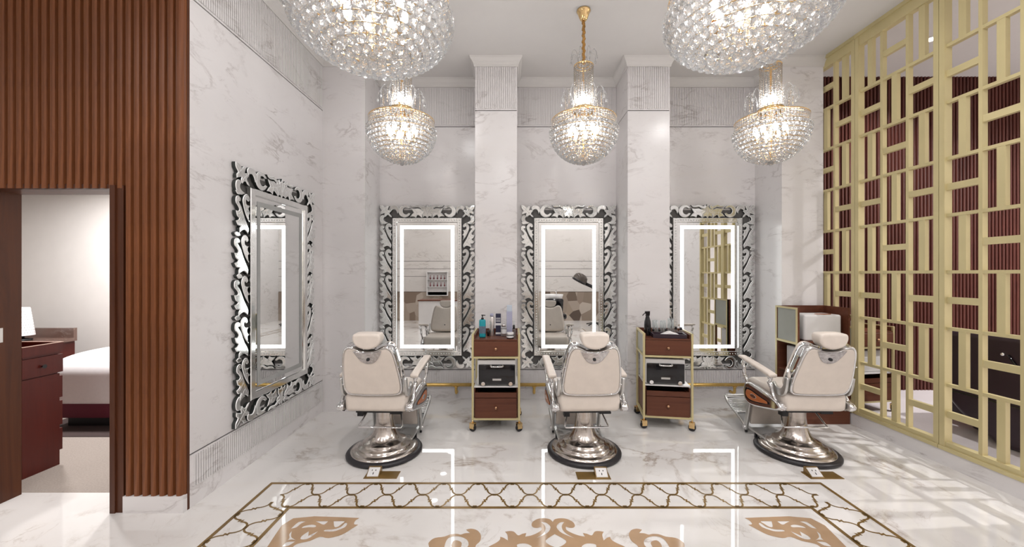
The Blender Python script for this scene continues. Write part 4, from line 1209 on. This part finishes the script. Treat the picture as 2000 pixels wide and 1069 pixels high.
# ------------------------------------------------------------------ chandeliers
def bead_me(r, sub, name):
    t = MB().ball((0, 0, 0), r, sub, False)
    return t.mesh(name, 'crystal')
def strand_me(length, r, name, n=None):
    mb = MB()
    n = n or max(3, int(length / (r * 2.5)))
    for i in range(n):
        mb.ball((0, 0, -length * (i + 0.5) / n), r, 1, False)
    mb.mi = 1
    mb.tube([(0, 0, 0), (0, 0, -length)], 0.0012, 4)
    return mb.mesh(name, ['crystal', 'gold_pale'])
BIG_BEAD = bead_me(0.0235, 2, 'crystal_bead')
STR_UP = strand_me(0.40, 0.0085, 'upper_strand')
STR_LOW = strand_me(0.20, 0.0095, 'lower_strand')
STR_ARM = strand_me(0.15, 0.0095, 'arm_strand', 6)
def arm_me(rad, h, name):
    mb = MB()
    pts = spline([(0.0, 0, 0), (rad * 0.25, 0, h * 0.75), (rad * 0.62, 0, h), (rad * 0.95, 0, h * 0.72), (rad, 0, h * 0.45)], 5)
    mb.tube([tuple(p) for p in pts], 0.0035, 6)
    mb.mi = 1
    mb.ball((rad, 0, h * 0.32), 0.012, 1, False, (1, 1, 1.8))
    return mb.mesh(name, ['crystal', 'crystal'])
ARM_TOP = arm_me(0.075, 0.125, 'crown_arm')
ARM_MID = arm_me(0.115, 0.17, 'middle_arm')
CANOPY = MB().lathe([(0, 0), (0.064, 0), (0.066, -0.012), (0.060, -0.02), (0.050, -0.045), (0.036, -0.085), (0.022, -0.10), (0, -0.10)], 28).mesh('canopy', 'gold')
def chain_me(length):
    mb = MB()
    pts, rs = [], []
    n = 40
    for i in range(n + 1):
        a = i * 1.1
        pts.append((0.004 * math.cos(a), 0.004 * math.sin(a), -0.09 - length * i / n))
        rs.append(0.0145 + 0.0025 * math.sin(i * 2.3))
    mb.tube(pts, rs, 8)
    return mb.mesh('chain_sleeve', 'chain')
BULB = MB().lathe([(0, 0.075), (0.008, 0.066), (0.019, 0.045), (0.023, 0.022), (0.017, 0.0), (0, -0.002)], 8, caps=False).mesh('bulb', 'bulb')
HOLD = MB().lathe([(0.012, -0.05), (0.013, 0.0), (0.0, 0.001)], 10, caps=False).mesh('bulb_holder', 'gold')
def torus(mb, R, r, z, n=40, k=6):
    mb.tube([(R * math.cos(2 * PI * i / n), R * math.sin(2 * PI * i / n), z) for i in range(n)], r, k, closed=True)

def chandelier(loc, drop, R, H, big, label):
    """drop: ceiling to the gold bowl ring; R, H: bowl radius and depth"""
    t = thing('crystal_chandelier', label, 'chandelier', loc, 0.3, 'crystal chandeliers')
    link_mesh('canopy', CANOPY, t)
    zt = -drop + 0.53                 # top of the upper strand column
    link_mesh('chain_sleeve', chain_me(-zt - 0.09), t)
    def ring(R_, r, z, nm='gold_ring', mat='gold'):
        mb = MB(); torus(mb, R_, r, z); return mb.build(nm, mat, t)
    ring(0.055, 0.006, zt - 0.005)
    ring(0.088, 0.006, zt - 0.015)
    for k in range(8):
        link_mesh('crown_arm', ARM_TOP, t, (0.05 * math.cos(k * PI / 4), 0.05 * math.sin(k * PI / 4), zt), (0, 0, k * PI / 4))
    for k in range(22):
        a = 2 * PI * k / 22
        link_mesh('upper_strand', STR_UP, t, (0.088 * math.cos(a), 0.088 * math.sin(a), zt - 0.02))
    MB().lathe([(0.0, zt - 0.02), (0.010, zt - 0.03), (0.010, -drop + 0.10), (0.03, -drop + 0.09), (0.035, -drop + 0.02), (0.012, -drop - 0.02), (0.010, -drop - H * 0.8), (0.022, -drop - H * 0.84), (0, -drop - H * 0.9)], 14).build('stem', 'gold', t)
    gr = MB().lathe([(0.098, -drop + 0.080), (0.108, -drop + 0.078), (0.112, -drop + 0.092), (0.108, -drop + 0.108), (0.104, -drop + 0.108), (0.102, -drop + 0.09), (0.098, -drop + 0.086)], 36, caps=False).build('gold_crown', 'gold', t)
    for k in range(12):
        a = 2 * PI * k / 12
        link_mesh('middle_arm', ARM_MID, t, (0.10 * math.cos(a), 0.10 * math.sin(a), -drop + 0.11), (0, 0, a))
        link_mesh('arm_strand', STR_ARM, t, (0.172 * math.cos(a + 0.2), 0.172 * math.sin(a + 0.2), -drop + 0.26))
    mb = MB()
    for k in range(16):
        a = 2 * PI * k / 16
        mb.tube(spline([(0.10 * math.cos(a), 0.10 * math.sin(a), -drop + 0.085), (0.6 * R * math.cos(a), 0.6 * R * math.sin(a), -drop + 0.045), (0.96 * R * math.cos(a), 0.96 * R * math.sin(a), -drop)], 4), 0.004, 5)
    mb.build('ring_spokes', 'gold_pale', t)
    ring(0.965 * R, 0.005, -drop, 'bowl_ring', 'gold_pale')
    nst = 64 if not big else 56
    for k in range(nst):
        a = 2 * PI * k / nst
        link_mesh('lower_strand', STR_LOW, t, (0.955 * R * math.cos(a), 0.955 * R * math.sin(a), -drop - 0.006), None, (1, 1, 0.62))
        if k % 2 == 0:
            link_mesh('lower_strand', STR_LOW, t, (0.62 * R * math.cos(a), 0.62 * R * math.sin(a), -drop + 0.03))
    # bead bowl
    sp = 0.0475 if big else 0.0385
    rb = 0.0235 if big else 0.0185
    z0 = -drop - 0.10
    Hb = H - 0.10
    arc = 0.5 * PI * math.sqrt((R * R + Hb * Hb) / 2)
    nr = int(arc / (sp * 0.98))
    beads = []
    for j in range(nr):
        f = (j + 0.15) / nr * PI / 2
        rr, zz = R * math.cos(f), z0 - Hb * math.sin(f)
        n = max(1, int(2 * PI * rr / sp))
        if not big:
            mb = MB()
        for k in range(n):
            a = 2 * PI * (k + 0.5 * (j % 2)) / n
            p = (rr * math.cos(a), rr * math.sin(a), zz)
            if big: beads.append(p)
            else: mb.ball(p, rb, 1, False)
        if not big:
            tag(mb.build('crystal_tier', 'crystal', t), kind='stuff')
        if rr > 0.03:
            ring(rr - 0.004, 0.0028, zz + rb + 0.003, 'tier_ring', 'gold_pale')
    mb = MB().ball((0, 0, z0 - Hb - 0.004), 0.026, 2, False, (1, 1, 1.1))
    mb.build('crystal_drop', 'crystal', t)
    if big:
        beads.sort(key=lambda p: p[2])
        for p in beads[:290]:
            link_mesh('crystal_bead', BIG_BEAD, t, p, (random.random(), random.random(), 0))
        if beads[290:]:
            mb = MB()
            for p in beads[290:]:
                mb.ball(p, rb, 1, False)
            tag(mb.build('crystal_bead', 'crystal', t), kind='stuff')
    nb = 8
    for k in range(nb):
        a = 2 * PI * k / nb + 0.2
        q = 0.40 * R
        h = link_mesh('bulb_holder', HOLD, t, (q * math.cos(a), q * math.sin(a), -drop - (0.13 if not big else 0.08)))
        link_mesh('bulb', BULB, h)
    for k in range(3):
        a = 2 * PI * k / 3
        h = link_mesh('bulb_holder', HOLD, t, (0.045 * math.cos(a), 0.045 * math.sin(a), -drop + 0.17))
        link_mesh('bulb', BULB, h)
    return t
CY_ = 3.67
chandelier((-1.045, CY_, ZC), 1.045, 0.312, 0.400, False, 'small crystal chandelier hanging above the left barber chair')
chandelier((0.680, CY_, ZC), 1.045, 0.312, 0.400, False, 'small crystal chandelier hanging above the middle barber chair')
chandelier((2.455, CY_, ZC), 1.045, 0.312, 0.400, False, 'small crystal chandelier hanging above the right barber chair')
BY_ = 1.95
chandelier((-0.70, BY_, ZC), 1.10, 0.385, 0.335, True, 'large crystal chandelier bowl at the upper left, cut by the top edge')
chandelier((1.190, BY_, ZC), 1.07, 0.385, 0.330, True, 'large crystal chandelier bowl at the upper right, cut by the top edge')

# ------------------------------------------------------------------ lounge furniture behind the lattice
t = thing('massage_chair', 'dark plum leather massage chair behind the lattice', 'chair', (5.0, 3.7, 0))
side = smooth_loop([(-0.55, 0.0, S), (-0.55, 0.98), (-0.45, 1.03), (0.30, 1.01), (0.42, 0.97), (0.44, 0.60), (0.33, 0.36), (0.20, 0.20), (0.05, 0.11), (-0.10, 0.0, S)], 4)
for a, b in ((-0.50, -0.32), (0.42, 0.60)):
    MB().slab(side, a, b, 0.05, 4, YZ()).build('arm_side', 'plum', t)
MB().rbox((0.05, -0.02, 0.42), (0.76, 0.85, 0.22), 0.06, 4).build('seat', 'plum', t)
MB().rbox((0.05, -0.50, 0.95), (0.76, 0.22, 1.0), 0.08, 4, Matrix.Rotation(0.25, 3, 'X')).build('backrest', 'plum', t)
MB().rbox((0.05, 0.45, 0.28), (0.70, 0.16, 0.42), 0.05, 4, Matrix.Rotation(-0.3, 3, 'X')).build('leg_rest', 'plum', t)
MB().rbox((0.05, -0.1, 0.16), (0.7, 0.75, 0.3), 0.04, 3).build('base', 'plum', t)
MB().box(-0.504, -0.499, -0.5, 0.36, 0.395, 0.410).build('seam', 'black_gloss', t)
MB().ball((-0.505, -0.16, 0.86), 0.018, 2).build('knob', 'chrome', t)
MB().tube([(-0.507, -0.20, 0.86), (-0.507, -0.36, 0.62)], 0.010, 8).build('seam_cord', 'black_gloss', t)
o = MB().lathe([(0, 0), (0.035, 0), (0.04, 0.02), (0.04, 0.10), (0.02, 0.13), (0.02, 0.16), (0, 0.16)], 18).build('white_bottle', 'white_plastic', None, (4.08, 4.60, 0.932))
tag(o, 'white bottle on the trolley behind the lattice', 'bottle')
o = MB().rbox((0, 0, 0.13), (0.36, 0.28, 0.25), 0.012, 3).build('towel_bin', 'white_plastic', None, (4.15, 4.64, 0.452 - 0.004), (0, 0, 0.15))
tag(o, 'white box inside the trolley behind the lattice', 'box')

# ------------------------------------------------------------------ spa room furniture
cab = thing('drawer_cabinet', 'mahogany drawer cabinet just inside the doorway', 'cabinet', (-4.10, 3.12, 0))
MB().box(-0.30, 0.292, -0.12, 0.12, 0.0, 0.93).build('body', 'mahogany', cab)
MB().box(-0.31, 0.31, -0.13, 0.148, 0.945, 0.958).box(-0.31, 0.31, -0.13, -0.116, 0.958, 1.022).box(-0.31, 0.31, 0.134, 0.148, 0.958, 1.022).box(0.296, 0.31, -0.116, 0.134, 0.958, 1.022).box(-0.31, -0.296, -0.116, 0.134, 0.958, 1.022).build('tray_top', 'mahogany', cab)
MB().box(-0.31, 0.31, -0.13, -0.116, 1.022, 1.026).box(-0.31, 0.31, 0.134, 0.148, 1.022, 1.026).box(0.296, 0.31, -0.116, 0.134, 1.022, 1.026).box(-0.31, -0.296, -0.116, 0.134, 1.022, 1.026).build('top_edge', 'edge_wood', cab)
MB().box(-0.3, 0.3, -0.12, 0.13, 0.93, 0.945).build('under_top', 'mahogany', cab)
d = MB().box(0.292, 0.308, -0.128, 0.145, 0.775, 0.925).build('drawer', 'mahogany', cab)
MB().tube([(0.308, 0.0, 0.85), (0.318, 0.0, 0.85), (0.330, 0.0, 0.85)], [0.006, 0.007, 0.016], 12).build('knob', 'dark_metal', d)
MB().box(0.292, 0.306, -0.128, 0.122, 0.0, 0.765).build('side_panel', 'mahogany', cab)
for z0_, z1_ in ((0.56, 0.74), (0.33, 0.53), (0.12, 0.30)):
    MB().box(-0.28, 0.300, 0.12, 0.148, z0_, z1_).build('drawer', 'mahogany', cab)
lamp = thing('perforated_lamp', 'white lamp shade pierced with rows of dots', 'lamp', (-5.98, 4.72, 0.78))
MB().lathe([(0.105, 0.065), (0.065, 0.40), (0.060, 0.405), (0.0, 0.41)], 28, caps=False).build('shade', 'linen', lamp)
mb = MB()
for r_ in range(9):
    for k in range(26):
        z = 0.10 + r_ * 0.032
        rr = 0.105 - (z - 0.065) / 0.335 * 0.04
        a = 2 * PI * (k + 0.5 * (r_ % 2)) / 26
        mb.ball((rr * math.cos(a), rr * math.sin(a), z), 0.0045, 1, True, (1, 1, 0.6))
tag(mb.build('dot_row', 'led_off', lamp), kind='stuff')
MB().lathe([(0, 0), (0.085, 0), (0.085, 0.018), (0.02, 0.03), (0.015, 0.08), (0, 0.08)], 24).build('base', 'dark_metal', lamp)
cnt = thing('stone_counter', 'brown marble counter with upstand behind the mahogany cabinet', 'counter', (-6.13, 4.72, 0))
MB().box(-0.52, 0.52, -0.28, 0.24, 0.0, 0.74).build('body', 'mahogany', cnt)
MB().box(-0.55, 0.55, -0.30, 0.24, 0.74, 0.78).build('worktop', 'brown_marble', cnt)
MB().box(-0.55, 0.55, 0.20, 0.24, 0.78, 0.905).build('upstand', 'brown_marble', cnt)
bed = thing('treatment_bed', 'treatment bed with white sheet over a maroon skirt', 'bed', (-3.95, 4.45, 0))
MB().rbox((0.1, 0, 0.20), (1.7, 0.92, 0.20), 0.02, 2).build('skirt', 'maroon', bed)
MB().box(-0.70, 0.9, -0.40, 0.40, 0.0, 0.11).build('base', 'dark_metal', bed)
sheet = smooth_loop([(-0.505, 0.27, S), (-0.50, 0.45), (-0.49, 0.60), (-0.40, 0.695), (-0.2, 0.735), (0.1, 0.74), (0.38, 0.71), (0.49, 0.60), (0.50, 0.45), (0.505, 0.27, S)], 5)
MB().slab(sheet, -0.82, 1.02, 0.05, 4, YZ()).build('sheet', 'linen', bed)
tag(MB().box(-4.9, -2.7, 3.78, 5.1, 0.0, 0.006).build('floor_patch', 'patch'), 'dark flat patch under the treatment bed', 'patch')  # thin dark sheet on the floor beneath and around the bed

# ------------------------------------------------------------------ things facing the mirrors (seen as reflections)
d = thing('polish_display', 'white wall display with two rows of nail polish', 'display', (-2.52, YR, 0.85))
MB().box(-0.36, 0.36, 0.0, 0.02, 0, 0.82).box(-0.36, -0.33, 0.02, 0.12, 0, 0.82).box(0.33, 0.36, 0.02, 0.12, 0, 0.82).box(-0.33, 0.33, 0.02, 0.12, 0.79, 0.82).box(-0.33, 0.33, 0.02, 0.12, 0.0, 0.02).build('case', 'white_plastic', d)
for z in (0.30, 0.54):
    MB().box(-0.33, 0.33, 0.02, 0.12, z, z + 0.012).build('shelf', 'white_plastic', d)
PB = MB().lathe([(0, 0), (0.022, 0), (0.022, 0.06), (0.010, 0.07), (0.010, 0.14), (0, 0.142)], 12)
M['polish'] = plain('nail_polish', (0.16, 0.02, 0.03), 0.15, 0, 0.5)
PB = PB.mesh('polish_bottle', 'polish')
for r_, z in enumerate((0.312, 0.552)):
    for k in range(5):
        o = link_mesh('polish_bottle', PB, None, (-2.52 - 0.24 + 0.12 * k, YR + 0.07, 0.85 + z))
        tag(o, 'dark red nail polish bottle on the white wall display', 'bottle', 'nail polish bottles')
d = thing('reception_desk', 'white boxy manicure desk reflected in the mirror', 'desk', (-2.15, -1.55, 0))
MB().box(-0.55, 0.55, 0.22, 0.25, 0, 0.80).box(-0.55, -0.52, -0.25, 0.22, 0, 0.80).box(0.52, 0.55, -0.25, 0.22, 0, 0.80).build('panels', 'white_plastic', d)
MB().rbox((0, 0, 0.815), (1.16, 0.56, 0.03), 0.006, 2, smooth=False).build('top', 'trolley_wood', d)
w = thing('shampoo_basin', 'white shampoo basin on a chair base reflected in the mirror', 'basin', (1.22, -1.6, 0))
MB().lathe([(0.10, 0.70), (0.26, 0.84), (0.30, 0.98), (0.28, 0.98), (0.23, 0.86), (0.05, 0.76), (0, 0.76)], 32, caps=False).build('bowl', 'white_plastic', w)
MB().box(-0.16, 0.16, -0.16, 0.16, 0.0, 0.72).build('pedestal', 'white_plastic', w)
MB().rbox((0, 0.62, 0.42), (0.56, 0.62, 0.14), 0.05, 4).build('seat', 'black_gloss', w)
MB().rbox((0, 0.30, 0.66), (0.52, 0.12, 0.46), 0.05, 4, Matrix.Rotation(-0.4, 3, 'X')).build('backrest', 'black_gloss', w)
MB().box(-0.2, 0.2, 0.4, 0.85, 0.0, 0.35).build('base', 'dark_metal', w)
MB().tube(spline([(0.12, -0.24, 0.96), (0.12, -0.24, 1.08), (0.10, -0.12, 1.10), (0.08, -0.08, 1.05)], 4), 0.014, 8).build('tap', 'chrome', w)
h = thing('hood_dryer', 'smoked dome hood dryer on an arm reflected in the mirror', 'hair dryer', (2.55, -2.0, 0))
mb = MB()
mb.xf = Matrix.Translation((-0.48, 0, 1.38)) @ Matrix.Rotation(0.5, 4, 'Y')
mb.lathe([(0.22, -0.02), (0.225, 0.06), (0.20, 0.15), (0.13, 0.21), (0.0, 0.235)], 28, caps=False)
M['smoke'] = plain('smoked_plastic', (0.07, 0.055, 0.045), 0.12)
mb.build('dome', 'smoke', h)
mb = MB(); mb.xf = Matrix.Translation((-0.48, 0, 1.38)) @ Matrix.Rotation(0.5, 4, 'Y')
torus(mb, 0.222, 0.022, -0.02, 32, 8)
mb.build('rim', 'black_gloss', h)
MB().tube([(-0.28, 0, 1.28), (-0.10, 0, 1.2), (0, 0, 1.12)], 0.05, 12).build('arm', 'black_gloss', h)
MB().lathe([(0, 0), (0.03, 0), (0.03, 1.15), (0, 1.16)], 14).build('pole', 'chrome', h)
mb = MB()
for k in range(5):
    a = 2 * PI * k / 5
    mb.tube([(0, 0, 0.10), (0.28 * math.cos(a), 0.28 * math.sin(a), 0.03)], 0.018, 8)
mb.build('star_base', 'black_gloss', h)
